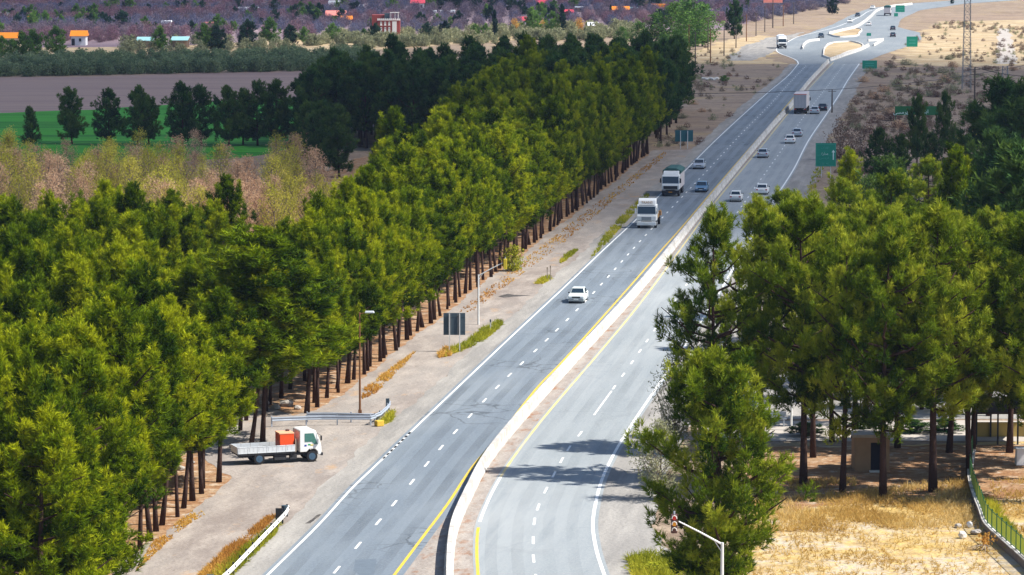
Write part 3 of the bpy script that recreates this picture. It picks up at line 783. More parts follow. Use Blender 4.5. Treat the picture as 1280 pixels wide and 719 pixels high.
PINE = [conifer(100 + i, 12.6 + .5 * i, 4.5 + .5 * (i % 3), 2.35 + .12 * i, 40 + i, 4, 20, 11, .34, .058, PLANT, .165, M['pine'], bend=.28) for i in range(5)]
LOWPINE = [conifer(200 + i, 12.0 + i, .9, 3.0, 58, 4, 20, 11, .34, .058, BUSHY, .20, M['pine']) for i in range(2)]
OPINE = [conifer(300 + i, 18.0, 5.6 + .5 * (i % 2), 3.9, 54, 6, 19, 11, .36, .052, OPEN, .25, M['pine_open'], up=.45, clen=1.0, crad=.42, limb=.9, bend=.3, gap=.16) for i in range(4)]
SPARSE = [conifer(330 + i, 15.0, 4.0, 3.3, 40, 4, 14, 10, .34, .05, OPEN, .24, M['pine_open'], up=.5, clen=.9, crad=.38, limb=1.0, bend=.3, gap=.2) for i in range(2)]
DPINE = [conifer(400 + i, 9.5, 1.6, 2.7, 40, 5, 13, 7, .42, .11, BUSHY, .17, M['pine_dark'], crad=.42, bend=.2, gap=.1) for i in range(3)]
FRONTP = conifer(350, 13.6, 1.4, 3.7, 74, 6, 19, 11, .34, .055, [(0, .45), (.2, .75), (.45, 1.0), (.7, .95), (.9, .6), (1, .2)], .24, M['pine_open'], up=.5, clen=1.0, crad=.42, limb=.9, bend=.2, gap=.06)
DCONE = conifer(420, 6.0, .4, 1.5, 40, 3, 12, 7, .34, .10, CONE, .11, M['pine_dark'], crad=.3)
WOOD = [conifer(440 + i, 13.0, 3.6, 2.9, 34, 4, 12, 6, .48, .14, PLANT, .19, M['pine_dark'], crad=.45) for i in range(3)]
FARPINE = [conifer(460 + i, 6.5, 1.6, 2.1, 26, 3, 10, 6, .50, .15, BUSHY, .13, M['leaf_spring'], crad=.4) for i in range(2)]
BLUEPINE = [conifer(470 + i, 6.0, .9, 2.3, 24, 3, 10, 6, .55, .18, BUSHY, .13, M['leaf_blue'], crad=.45) for i in range(2)]
CYPRESS = conifer(480, 9.0, .5, 1.0, 40, 3, 10, 6, .45, .14, COLM, .12, M['leaf_blue'], crad=.28)

# plantation on the left: rows parallel to the road
def frx(D):                                              # the front row at depth D
    for a, b in zip(FR, FR[1:]):
        if a.y <= D <= b.y: return a.x + (b.x - a.x) * (D - a.y) / (b.y - a.y)
    return FR[-1].x + (D - FR[-1].y) * ROADV.x / ROADV.y if D > FR[-1].y else FR[0].x + (D - FR[0].y) * ROADV.x / ROADV.y
CLEAR = (G(283, 597).y, G(379, 520).y)
pines = []
D = 196.0
while D < 592:                                           # the front row
    if not (CLEAR[0] < D < CLEAR[1]):
        pines.append((frx(D) + random.gauss(0, .25), D, 0))
    D += random.uniform(2.3, 3.5)
for k in range(1, 11):
    D = 196 + random.uniform(0, 3) + (0 if k < 6 else 8 * (k - 5))
    while D < 640:
        kmax = 3 if D < 470 else (4 if D < 540 else 6)
        ok = (D < 336) if k >= 4 else ((D < 286 or D > 385) if k >= 2 else True)
        if k >= 4 and D > 385 and k <= kmax: ok = True
        if k <= 2 and CLEAR[0] + 5 < D < CLEAR[1] - 8: ok = False
        if D > 592 and k < 2: ok = False
        if ok: pines.append((frx(D) - k * 4.1 + random.gauss(0, .5), D + random.gauss(0, .4), k))
        D += random.uniform(3.9, 5.2)
pines.sort(key=lambda p: p[1] if p[2] else p[1] * .55)
GRP = 'pines of the roadside plantation'
nind = 0; rest = []
for X, D, k in pines:
    h = random.gauss(.96 if k < 3 or D > 380 else .94, .085)
    if nind < 270:
        pr = random.choice(LOWPINE) if D < 213 and k <= 1 else random.choice(PINE)
        if k == 0: lb = 'tall pine in the front row of the plantation, bare dark trunk beside the dirt track'
        else: lb = 'tall green pine inside the plantation behind the front row of trunks'
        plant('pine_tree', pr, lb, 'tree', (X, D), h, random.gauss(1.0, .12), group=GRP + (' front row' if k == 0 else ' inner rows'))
        nind += 1
    else: rest.append((X, D, h))
ALLP = [join_mesh(*p, 'pine_mass') for p in PINE]
scatter('plantation_pines', rest, ALLP, 'mass of green pine crowns deep in the plantation and towards its far end', 'pine wood')
# front-row pines that stand beside something one can find
front = [o for o in COL.objects if o.name.startswith('pine_tree') and 'front row' in o.get('group', '')]
for x, y, lb in ((165, 690, 'nearest pine whose trunk foot shows at the bottom left beside the dirt track'), (281, 596, 'last pine of the near row, just left of the parked truck'), (270, 607, 'second last pine of the near row, left of the parked truck'), (381, 519, 'first pine after the clearing, behind the left half of the guardrail'), (395, 511, 'second pine after the clearing, behind the guardrail'), (444, 472, 'pine trunk just left behind the rusty lamp post'), (470, 455, 'pine trunk just right behind the rusty lamp post'), (544, 399, 'pine trunk directly left above the slate sign back'), (586, 364, 'pine trunk directly behind the white signal post'), (625, 336, 'pine trunk under the yellow signal head'), (650, 316, 'pine trunk right behind the yellow green bush'), (808, 191, 'last pine at the far end of the front row')):
    p = G(x, y); o = min(front, key=lambda o: (o.location - p).length); o['label'] = lb; front.remove(o)
# two stout pines behind the parked truck
for (x, y, s, lb) in ((314, 556, 1.0, 'slim dark pine trunk standing just behind the parked flatbed truck'), (328, 553, 1.12, 'stout dark double pine trunk behind the orange box of the parked truck')):
    p = G(x, y); t = plant('pine_tree', PINE[2], lb, 'tree', p, s, s * 1.05, group=GRP)
    t.children[0].scale = (2.0, 2.0, 1) if s > 1.05 else (1.3, 1.3, 1)

# dark wood behind, as one mass, and its edge towards the crop field
rs = np.random.default_rng(5); pts = []
for X in np.arange(-62, 36, 4.6):
    for D in np.arange(596, 800, 4.6):
        xx, dd = X + rs.normal(0, .8), D + rs.normal(0, .8)
        xr = 24 + (dd - 592) * .085
        back = 640 + max(0, (xx + 40)) * 1.35
        if xx < xr and dd < min(back, 722) and xx > -36 + max(0, 622 - dd) * .5: pts.append((xx, dd, rs.normal(1.0, .09)))
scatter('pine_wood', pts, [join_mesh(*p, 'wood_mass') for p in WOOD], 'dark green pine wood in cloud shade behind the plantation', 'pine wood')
# pines standing along the edge of the crop field
row = [(38, 181, 5.8, DCONE, 'small cone shaped dark pine, leftmost on the edge of the green field'),
       (90, 180, 8.9, DPINE[0], 'dark pine with a forked top, second from the left on the green field'),
       (136, 181, 8.8, DPINE[1], 'dark round pine, left one of the touching pair in front of the ploughed field'),
       (172, 182, 9.4, DPINE[2], 'dark round pine, right one of the touching pair in front of the ploughed field'),
       (186, 180, 7.6, DPINE[0], 'smaller dark pine leaning on the right side of the touching pair'),
       (228, 183, 10.0, DPINE[1], 'dark pine at the left end of the close row on the green field'),
       (252, 182, 9.5, DPINE[2], 'second dark pine of the close row on the green field'),
       (286, 183, 9.4, DPINE[0], 'third dark pine of the close row on the green field'),
       (304, 181, 8.8, DPINE[2], 'slim dark pine squeezed in the middle of the close row on the green field'),
       (322, 182, 10.1, DPINE[1], 'fifth dark pine of the close row on the green field'),
       (345, 181, 10.2, DPINE[0], 'last free standing dark pine before the wood closes in'),
       (376, 179, 11.2, DPINE[2], 'dark pine at the corner of the wood beside the green field'),
       (392, 184, 12.2, DPINE[1], 'tall dark pine at the corner of the wood, in front of its neighbours'),
       (412, 181, 12.6, DPINE[0], 'dark pine on the wood edge above the pale bare tree'),
       (384, 206, 9.0, DPINE[1], 'dark pine in front of the wood corner beside the green field'),
       (404, 214, 9.8, DPINE[2], 'dark pine between the wood corner and the plantation strip'),
       (424, 222, 10.0, DPINE[0], 'dark pine touching the back of the plantation strip')]
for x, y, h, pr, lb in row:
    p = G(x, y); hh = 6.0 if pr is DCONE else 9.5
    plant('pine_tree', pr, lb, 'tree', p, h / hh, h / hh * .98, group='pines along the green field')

# pale thin trees between plantation and crop field
PALE = [broadleaf(500 + i, 8.0 - .5 * (i % 2), .8, 2.3, 64, 30, .20, .070, COLM, .10, M['leaf_pale'] if i < 3 else M['leaf_pink'], M['bark_grey'], .020, .9) for i in range(5)]
rs = np.random.default_rng(8)
for i in range(150):
    x = rs.uniform(-15, 428); y = rs.uniform(236, 322)
    p = G(x, y)
    if p.x > frx(p.y) - (9.5 if y > 296 else 13) or (y > 296 and x < 190) or (x > 385 and y < 250): continue
    v = int(rs.choice([0, 1, 2, 3, 4], p=[.26, .22, .2, .17, .15]))
    if 230 < x < 330 or 60 < x < 90: v = int(rs.choice([3, 4, 0]))
    lb = 'thin yellow green tree in the pale belt behind the plantation' if v < 3 else 'thin pinkish bare tree in the pale belt behind the plantation'
    s = rs.uniform(.8, 1.12)
    plant('pale_tree', PALE[v], lb, 'tree', p, s, s * rs.uniform(.9, 1.25), group='yellow green trees of the pale belt' if v < 3 else 'pinkish bare trees of the pale belt')
plant('bare_tree', PALE[4], 'pale pinkish bare tree standing alone against the dark wood', 'tree', G(396, 268), 1.1, 1.0)
plant('bare_tree', PALE[3], 'greyish bare tree showing in front of the close row of dark pines', 'tree', G(246, 205), .72, .8)

# pines on the right of the road: (x, base row, height m, width factor, kind)
right = [(898, 598, 18.6, .92, OPINE[0], 'dark pine nearest the carriageway, stout trunk showing above the bushy front pine'),
         (894, 764, 14.6, 1.0, FRONTP, 'bushy light green pine by the road behind the traffic signal'),
         (952, 566, 18.0, .95, OPINE[1], 'tall pine with a straight dark trunk beside the blue tank'),
         (1004, 606, 19.6, 1.0, OPINE[2], 'tall pine with the thickest dark trunk, left of the small hut'),
         (1016, 572, 18.5, .85, OPINE[3], 'pine whose trunk shows just right of the thickest dark trunk'),
         (1053, 616, 17.0, .85, SPARSE[0], 'slender pine with a thin dark trunk left of the small hut'),
         (1104, 622, 18.2, 1.0, OPINE[0], 'tall pine whose trunk passes in front of the right wall of the hut'),
         (1122, 560, 17.5, .9, OPINE[2], 'pine with a dark trunk just behind the right corner of the hut'),
         (1166, 615, 19.4, 1.1, OPINE[3], 'largest pine of the group, forked trunk on the golden grass right of the hut'),
         (1040, 552, 17.0, .8, OPINE[1], 'thin trunked pine in the deep shade behind the slender pine'),
         (1068, 548, 16.5, .9, SPARSE[1], 'pine rising from the deep shade left behind the hut'),
         (1082, 530, 17.0, .9, OPINE[0], 'pine behind the hut roof beside the sandy verge'),
         (1030, 500, 12.0, .85, LOWPINE[0], 'low branched pine in the shade between the thick trunk and the slender pine'),
         (1092, 486, 13.0, .9, LOWPINE[1], 'low branched pine above the hut roof'),
         (1152, 512, 11.0, .8, LOWPINE[0], 'low branched pine right behind the hut'),
         (1196, 500, 12.0, .9, LOWPINE[1], 'low branched pine left of the shelter'),
         (1236, 520, 13.0, .95, OPINE[3], 'pine right in front of the shelter roof'),
         (1300, 600, 18.0, 1.1, OPINE[0], 'pine just outside the right edge, shading the hut ground'),
         (1312, 560, 18.0, 1.1, OPINE[2], 'second pine just outside the right edge beside the shelter'),
         (1330, 630, 17.0, 1.0, OPINE[1], 'pine outside the right edge beyond the fence'),
         (1350, 580, 18.5, 1.1, OPINE[3], 'far pine outside the right edge behind the fence'),
         (1212, 596, 17.0, .95, OPINE[1], 'tall pine at the upper end of the low wall'),
         (1186, 566, 17.0, .95, OPINE[0], 'tall pine in deep shade between the largest pine and the fence'),
         (1216, 560, 14.0, .9, OPINE[2], 'pine beside the upper end of the green fence'),
         (1262, 566, 16.5, 1.0, OPINE[1], 'dark pine at the right edge of the photograph near the shelter'),
         (1140, 478, 14.5, 1.0, OPINE[2], 'pine crown showing between the hut and the far green sign'),
         (1228, 470, 14.0, 1.0, OPINE[0], 'pine in front of the orange awning'),
         (1000, 440, 14.0, 1.0, OPINE[3], 'pine by the yard behind the steel bench'),
         (1060, 430, 14.5, 1.05, OPINE[1], 'rounded pine crown at the top of the group by the road'),
         (1110, 420, 15.0, 1.0, OPINE[0], 'pine crown at the top of the group left of the bright green pine'),
         (985, 400, 12.5, 1.0, OPINE[2], 'small pine crown nearest the carriageway at the top of the group'),
         (1190, 395, 16.5, 1.05, PINE[1], 'bright green pine with a pointed top behind the group'),
         (1062, 340, 12.2, .95, PINE[3], 'light green pointed pine just below the green direction sign'),
         (1155, 350, 13.0, 1.0, OPINE[3], 'dark green pine between the bright pointed pines'),
         (1108, 345, 12.0, 1.0, DPINE[1], 'dark bushy pine right of the light green pointed pine'),
         (1276, 430, 17.0, 1.15, DPINE[2], 'dark pine at the right edge below the largest dark crown'),
         (1240, 330, 14.0, 1.0, DPINE[0], 'dark pine at the right edge behind the path'),
         (1258, 268, 16.5, 1.25, DPINE[1], 'broad dark pine at the right edge of the photograph, highest crown there'),
         (1290, 280, 17.0, 1.2, DPINE[2], 'dark pine cut by the right edge of the photograph'),
         (1278, 250, 14.0, 1.1, DPINE[0], 'dark pine behind the broad dark crown at the right edge')]
HH = {id(p): h for ps, h in (([FRONTP], 13.6), (OPINE, 18.0), (SPARSE, 15.0), (DPINE, 9.5), (PINE, 13.5), (LOWPINE, 12.5)) for p in ps for h in [h]}
for x, y, h, wf, pr, lb in right:
    p = G(x, y); s = h / HH[id(pr)]
    t = plant('pine_tree', pr, lb, 'tree', p, s, wf * (s * .5 + .5) * (1.3 if pr in DPINE else 1.0), group='pines right of the road')
# slim trees further along
for x, y, h, pr, lb in ((1146, 207, 10.2, 0, 'slim dark pine standing in front of the long green sign'), (1181, 192, 9.4, 1, 'dark pine right of the long green sign'), (1096, 235, 8.0, 2, 'dark pine in the scrub below the long green sign'), (1126, 228, 6.5, 0, 'low dark pine in the scrub beside the slim pine'), (1166, 225, 6.5, 2, 'low dark pine in the scrub under the right end of the long sign')):
    plant('pine_tree', DPINE[pr], lb, 'tree', G(x, y), h / 9.5, h / 9.5 * (.62 if y < 215 else .85), group='pines in the scrub')
SHRUB = [broadleaf(600 + i, 4.6, .3, 2.4, 60, 14, .24, .10, BUSHY, .08, M['leaf_rust'], M['bark_grey'], .02, .8) for i in range(2)]
DRYB = [broadleaf(620 + i, 2.0, .1, 1.6, 40, 12, .24, .10, BUSHY, .04, m, M['bark_grey'], .014, .6) for i, m in enumerate((M['leaf_rust'], M['leaf_pink'], M['leaf_sage']))]
plant('rust_shrub', SHRUB[0], 'tall rust red leafless shrub beside the carriageway above the green sign', 'shrub', G(1050, 200), 1.45, 1.15)
plant('rust_shrub', SHRUB[1], 'smaller brown leafless shrub on the right of the tall rust red one', 'shrub', G(1074, 196), 1.05, 1.0)
LIMEB = broadleaf(640, 2.6, .2, 1.3, 50, 16, .22, .12, BUSHY, .06, M['leaf_lime'], M['bark'], .014, .7)
plant('lime_bush', LIMEB, 'yellow green bush below the yellow signal at the plantation edge', 'bush', G(641, 339), 1.05, 1.0)
plant('lime_bush', LIMEB, 'yellow green bush in front of the broad dark pine near the right edge', 'bush', G(1230, 182), 1.5, 1.5)
plant('lime_bush', LIMEB, 'bright yellow bush left of the front pine at the road bottom', 'bush', G(815, 716), .22, 1.0)
plant('lime_bush', LIMEB, 'small yellow bush beside the power pole on the right', 'bush', G(1204, 186), .8, 1.6)
GREYT = broadleaf(650, 7.5, 1.2, 2.2, 64, 44, .20, .085, COLM, .09, M['leaf_sage'], M['bark_grey'], .02, .9)
plant('grey_tree', GREYT, 'thin grey half bare tree rising behind the bushy front pine', 'tree', G(846, 560), 1.0, .9)
plant('grey_tree', GREYT, 'short grey half bare tree at the left of the bushy front pine', 'tree', G(822, 625), .72, .9)
# ------------------------------------------------------------------ vehicles (front towards +Y)
def quad_on(a, b, c, d, u0=0.0, u1=1.0, v0=0.0, v1=1.0, off=0.008, flip=False):
    """a thin plate laid on part of the face a b c d (a-b bottom, d-c top), standing off by off"""
    a, b, c, d = map(Vector, (a, b, c, d))
    f = lambda u, v: (a * (1 - u) + b * u) * (1 - v) + (d * (1 - u) + c * u) * v
    n = (b - a).cross(d - a).normalized() * (-1 if flip else 1)
    q = [f(u0, v0), f(u1, v0), f(u1, v1), f(u0, v1)]
    mb = MB(); mb.add([p + n * off for p in q] + [p - n * .02 for p in q], [(0, 1, 2, 3), (7, 6, 5, 4), (0, 4, 5, 1), (1, 5, 6, 2), (2, 6, 7, 3), (3, 7, 4, 0)])
    return mb
WM = {}
def wheel(parent, x, y, r, w, dual=False, rim='rim'):
    key = (r, w, rim)
    if key not in WM:
        t = MB(); t.cyl((0, 0, 0), r, w, 'x', 18); tm = t.mesh('tyre', M['tyre'], bevel=.02)
        k = MB(); k.cyl((0, 0, 0), r * .62, w + .02, 'x', 14); k.cyl((0, 0, 0), r * .2, w + .05, 'x', 8); km = k.mesh('rim', M[rim])
        WM[key] = (tm, km)
    tm, km = WM[key]
    o = link('wheel', tm, parent, (x, y, r))
    link('rim', km, o)
    return o
CM = {}
def car(paint, label, p, ang, boxy=False, rear=False, group=None, lift=0.03):
    root = thing('car', label, 'car', (p.x, p.y, lift), ang - math.pi / 2, group)
    L, W = (4.25, 1.62) if boxy else (4.35, 1.70)
    y0, y1, hw = -L / 2, L / 2, W / 2
    key = (paint, boxy)
    zb = .92 if boxy else .88
    cb = dict(yb0=-1.45 if boxy else -1.55, yb1=.82 if boxy else .98, yt0=-1.0 if boxy else -1.05, yt1=.28 if boxy else .22, zt=1.42, wb=hw - .05, wt=hw - .20)
    B = lambda sx, yy, top: (sx * (cb['wt'] if top else cb['wb']), yy, cb['zt'] if top else zb - .01)
    if key not in CM:
        q = MB()
        if boxy: prof = [(y0, .32), (y0, .86), (y0 + .10, zb), (cb['yb1'] + .05, zb), (y1 - .12, .84), (y1, .78), (y1, .32), (y1 - .1, .22), (y0 + .1, .22)]
        else: prof = [(y0 + .04, .32), (y0, .70), (y0 + .12, .93), (y0 + .55, .96), (cb['yb1'], zb), (y1 - .45, .76), (y1 - .06, .60), (y1, .42), (y1 - .1, .22), (y0 + .15, .22)]
        q.prism(prof, -hw, hw)
        body = q.mesh('body', M[paint], bevel=.045)
        c = MB()
        vs = [B(-1, cb['yb0'], 0), B(1, cb['yb0'], 0), B(1, cb['yb1'], 0), B(-1, cb['yb1'], 0), B(-1, cb['yt0'], 1), B(1, cb['yt0'], 1), B(1, cb['yt1'], 1), B(-1, cb['yt1'], 1)]
        c.add(vs, [(3, 2, 1, 0), (4, 5, 6, 7), (0, 1, 5, 4), (1, 2, 6, 5), (2, 3, 7, 6), (3, 0, 4, 7)])
        CM[key] = (body, c.mesh('roof', M[paint], bevel=.05))
    link('body', CM[key][0], root); link('roof', CM[key][1], root)
    g = M['glass']
    quad_on(B(1, cb['yb1'], 0), B(-1, cb['yb1'], 0), B(-1, cb['yt1'], 1), B(1, cb['yt1'], 1), .06, .94, .10, .90, .014).build('windscreen', g, root)
    quad_on(B(-1, cb['yb0'], 0), B(1, cb['yb0'], 0), B(1, cb['yt0'], 1), B(-1, cb['yt0'], 1), .08, .92, .14, .88, .014).build('rear_window', g, root)
    for s in (-1, 1):
        a, b = (B(s, cb['yb0'], 0), B(s, cb['yb1'], 0)) if s < 0 else (B(s, cb['yb1'], 0), B(s, cb['yb0'], 0))
        c_, d_ = (B(s, cb['yt1'], 1), B(s, cb['yt0'], 1)) if s < 0 else (B(s, cb['yt0'], 1), B(s, cb['yt1'], 1))
        for u0, u1 in ((.08, .47), (.53, .90)):
            quad_on(a, b, c_, d_, u0, u1, .14, .86, .014, True).build('side_window', g, root)
        wheel(root, s * (hw - .10), 1.32, .30, .20); wheel(root, s * (hw - .10), -1.30, .30, .20)
        k = MB(); k.box((s * (hw - .25), y1 - .01, .66 if boxy else .60), (.30, .10, .14)); k.build('headlight', M['lamp_glass'], root)
        k = MB(); k.box((s * (hw - .20), y0 + .01, .72), (.26, .08, .15)); k.build('tail_light', M['red_lens'], root)
        k = MB(); k.box((s * (hw + .07), cb['yb1'] - .12, .98), (.16, .10, .11)); k.build('wing_mirror', M['black'], root)
    k = MB(); k.box((0, y1 + .02, .64 if boxy else .56), (W * .52, .05, .13)); k.build('grille', M['black'], root)
    k = MB(); k.box((0, y1 + .03, .40), (W * .98, .14, .15)); k.build('bumper', M['grey_bumper'] if boxy else M[paint], root)
    k = MB(); k.box((0, y0 - .03, .40), (W * .98, .14, .16)); k.build('bumper', M['grey_bumper'] if boxy else M[paint], root)
    k = MB(); k.box((0, y1 + .11, .42), (.48, .02, .11)); k.build('number_plate', M['plate'], root)
    k = MB(); k.box((0, y0 - .03, .74), (.48, .12, .11)); k.build('number_plate', M['plate'], root)
    return root
def near_dir(path, p):
    i = min(range(1, len(path) - 1), key=lambda i: (path[i] - p).length)
    d = path[i + 1] - path[i - 1]
    return math.atan2(d.y, d.x)
def place_car(paint, label, x, y, path, towards, boxy=False, group=None):
    p = G(x, y); a = near_dir(path, p)
    fwd = Vector((math.cos(a), math.sin(a), 0))
    p = p + fwd * 2.15                                   # the end nearest the camera touches down at the pixel
    car(paint, label, p, a + (math.pi if towards else 0), boxy, group=group)
GC = 'cars on the highway'
place_car('cream_paint', 'old boxy white saloon car alone on the near left carriageway', 720, 380, DL, True, True, GC)
place_car('silver_paint', 'silver saloon car behind the green covered lorry, coming towards the camera', 873, 212, DL, True, False, GC)
place_car('blue_paint', 'blue car beside the green covered lorry in the lane next to the barrier', 876, 241, DL, True, False, GC)
place_car('white_paint', 'white car driving away close to the barrier, nearest on the far carriageway', 919, 253, DR, False, True, GC)
place_car('white_paint', 'white car driving away in the outer lane ahead of the nearest white car', 952, 244, DR, False, False, GC)
place_car('silver_paint', 'grey silver car hugging the yellow line by the barrier, driving away', 953, 198, DR, False, False, GC)
place_car('white_paint', 'white car driving away just behind another silver one at the green sign', 987, 180, DR, False, False, GC)
place_car('silver_paint', 'silver car driving away in front of the white one, behind the box lorry', 996, 171.5, DR, False, False, GC)
place_car('silver_paint', 'silver car driving away just right of the box lorry', 1018, 143, DR, False, False, GC)
place_car('dark_paint', 'black car driving away, rightmost beside the box lorry', 1028, 139, DR, False, False, GC)
far = PX([(1000, 80), (1010, 60), (1040, 36), (1075, 19), (1110, 9), (1150, 4)], 4)
far2 = PX([(1060, 80), (1090, 60), (1105, 40), (1108, 20), (1130, 8)], 4)
place_car('dark_paint', 'small dark car at the far left arm of the junction', 1026, 47.5, far, True, False, GC)
place_car('white_paint', 'far white car coming round beyond the junction islands', 1062, 28.5, far, True, False, GC)
place_car('dark_paint', 'far dark car behind the far white car beyond the junction', 1071.5, 21, far, True, False, GC)
place_car('white_paint', 'far white car standing at the tip of the junction island', 1086, 32.5, far2, False, False, GC)
place_car('white_paint', 'farthest white car on the road at the top of the photograph', 1090, 11.5, far, True, False, GC)
place_car('dark_paint', 'small dark car crossing the junction, lower of the two', 1116, 46.5, far2, False, False, GC)
place_car('dark_paint', 'small dark car crossing the junction, upper of the two', 1116, 38, far2, False, False, GC)

def lettering(text, size, m, parent, loc, rot, name='lettering'):
    cu = bpy.data.curves.new('lettering', 'FONT'); cu.body = text; cu.size = size; cu.align_x = 'CENTER'; cu.align_y = 'CENTER'; cu.extrude = .006
    t = bpy.data.objects.new('lettering', cu); COL.objects.link(t)
    dg = bpy.context.evaluated_depsgraph_get()
    me = bpy.data.meshes.new_from_object(t.evaluated_get(dg))
    bpy.data.objects.remove(t)
    me.materials.clear(); me.materials.append(m)
    o = link(name, me, parent, loc); o.rotation_euler = rot
    return o
def lorry(label, p, ang, kind, group='lorries on the highway'):
    """cab, chassis, body; the front end stands at y = 0"""
    root = thing('lorry', label, 'lorry', (p.x, p.y, .03), ang - math.pi / 2, group)
    W = 2.45; hw = W / 2
    top = 2.95
    Ln = {'tractor': 8.0, 'tarp': 9.5, 'box': 15.0, 'far': 8.5}[kind]
    k = MB(); k.prism([(-.02, .95), (-.02, 1.55), (-.14, 1.75), (-.42, top - .1), (-.55, top), (-2.1, top), (-2.1, .95)], -hw, hw); k.build('cab', M['white_paint'], root, bevel=.05)
    a, b, c, d = (hw, -.145, 1.78), (-hw, -.145, 1.78), (-hw, -.40, top - .14), (hw, -.40, top - .14)
    quad_on(a, b, c, d, .05, .95, .05, .92, .03).build('windscreen', M['glass'], root)
    for s in (-1, 1):
        q = MB(); q.box((s * hw, -.85, 2.2), (.03, .95, .75)); q.build('side_window', M['glass'], root)
        q = MB(); q.box((s * (hw + .16), -.18, 2.2), (.18, .12, .62)); q.build('wing_mirror', M['black'] if kind != 'tractor' else M['white_paint'], root)
        q = MB(); q.box((s * (hw - .33), -.005, .78), (.42, .08, .24)); q.build('headlight', M['lamp_glass'], root)
        for yy in ([-1.15, -Ln + 1.6] + ([-Ln + 2.9] if Ln > 9 else [])): wheel(root, s * (hw - .17), yy, .50, .32)
        if Ln > 12: wheel(root, s * (hw - .17), -Ln + 4.2, .5, .32); wheel(root, s * (hw - .17), -4.4, .5, .32)
    dark = kind in ('tarp', 'far')
    q = MB(); q.box((0, -.02, .62), (W, .26, .46)); q.build('bumper', M['chassis'] if dark else M['white_paint'], root, bevel=.04)
    q = MB(); q.box((0, .0, 1.25), (W * (.5 if kind == 'tractor' else .8), .08, .42)); q.build('grille', M['chassis'] if kind != 'tractor' else M['grey_bumper'], root)
    q = MB(); q.box((0, .12, .62), (.52, .03, .13)); q.build('number_plate', M['amber'] if kind == 'tarp' else M['plate'], root)
    q = MB(); q.box((0, -Ln / 2, .78), (.95, Ln - 1.2, .30)); q.box((-.7, -3.2, .7), (.5, 1.1, .5)); q.box((.7, -3.2, .7), (.5, 1.1, .5)); q.build('chassis', M['chassis'], root)
    if kind == 'tractor':
        f = MB(); f.prism([(-.62, top), (-.80, top + .50), (-1.1, top + .72), (-2.1, top + .72), (-2.1, top)], -hw + .12, hw - .12); f.build('roof_fairing', M['white_paint'], root, bevel=.06)
        fa, fb = Vector((0, -.62, top)), Vector((0, -.80, top + .50))
        tilt = math.atan2((fb - fa).z, -(fb - fa).y)
        mid = (fa + fb) / 2
        lettering('TRANS', .46, M['brown_load'], root, (0, mid.y + .04, mid.z + .02), (math.pi - tilt if False else tilt, 0, math.pi))
        q = MB(); q.box((0, -.56, 2.90), (W * .80, .30, .05)); q.build('sun_visor', M['glass'], root)
        q = MB(); q.box((0, -.11, 1.66), (W * .7, .04, .10)); q.build('wiper_panel', M['grey_bumper'], root)
        bd = MB(); bd.box((0, -5.2, 1.18), (2.4, 5.4, .16))
        for s in (-1, 1): bd.box((s * 1.17, -5.2, 1.50), (.06, 5.4, .5))
        bd.box((0, -2.52, 1.75), (2.4, .06, 1.0)); bd.build('flatbed', M['brown_load'], root)
        ld = MB()
        for i in range(7): ld.box((random.uniform(-.5, .5), -3.0 - i * .72, 1.52), (1.2 + random.random() * .8, .62, .5 + random.random() * .35), random.uniform(-.1, .1))
        ld.build('load', M['brown_load'], root, bevel=.03)
    elif kind in ('tarp', 'far'):
        f = MB(); f.prism([(-.55, top), (-.9, top + .42), (-2.1, top + .5), (-2.1, top)], -hw + .15, hw - .15); f.build('roof_fairing', M['white_paint'], root, bevel=.05)
        cm = M['trailer'] if kind == 'tarp' else M['white_roof']
        bx = MB(); bx.box((0, -2.35 - (Ln - 2.35) / 2, 2.15), (2.5, Ln - 2.35, 2.3)); bx.build('cargo_body', cm, root, bevel=.03)
        tp = MB(); n = 8
        prof = [(-1.29, 3.05), (-1.29, 3.42), (-.6, 3.78), (.6, 3.78), (1.29, 3.42), (1.29, 3.05)]
        pts = [Vector((0, -2.32 - (Ln - 2.30) * i / n, (.05 if i % 2 else 0))) for i in range(n + 1)]
        tp.sweep(pts, prof); tp.build('tarpaulin' if kind == 'tarp' else 'roof', M['tarp'] if kind == 'tarp' else M['white_roof'], root)
    elif kind == 'box':
        bx = MB(); bx.box((0, -2.6 - (Ln - 2.6) / 2, 2.55), (2.5, Ln - 2.6, 2.75)); bx.build('trailer_box', M['trailer'], root, bevel=.03)
        rb = MB()
        for i in range(9): rb.box((-1.12 + i * .28, -Ln - .015, 2.55), (.05, .05, 2.6))
        rb.build('door_ribs', M['grey_bumper'], root)
        q = MB(); q.box((0, -Ln - .02, 3.86), (2.5, .08, .16)); q.build('roof_edge', M['pink_roof'], root)
        q = MB(); q.box((0, -Ln + .1, .55), (2.3, .15, .35)); q.build('rear_bumper', M['chassis'], root)
        for s in (-1, 1):
            q = MB(); q.box((s * .95, -Ln + .01, .95), (.35, .06, .16)); q.build('tail_light', M['red_lens'], root)
            q = MB(); q.box((s * .75, -Ln + .35, .55), (.6, .04, .6)); q.build('mud_flap', M['black'], root)
    return root
p = G(808, 286); lorry('white tractor lorry with tall roof fairing and brown load, nearest on the highway', p, near_dir(DL, p) + math.pi, 'tractor')
p = G(838, 246); lorry('white cab lorry with dark green tarpaulin behind the tractor lorry', p, near_dir(DL, p) + math.pi, 'tarp')
p = G(1000, 143); a = near_dir(DR, p); lorry('pale box trailer lorry driving away beside the barrier', p + Vector((math.cos(a), math.sin(a), 0)) * 15, a, 'box')
p = G(978, 61); lorry('small white lorry coming through the far junction', p, near_dir(far, p) + math.pi + .1, 'far')
p = G(1109, 20); a = near_dir(far2, p); lorry('far dark backed lorry beside the far green signs', p + Vector((math.cos(a), math.sin(a), 0)) * 9.5, a, 'tarp')

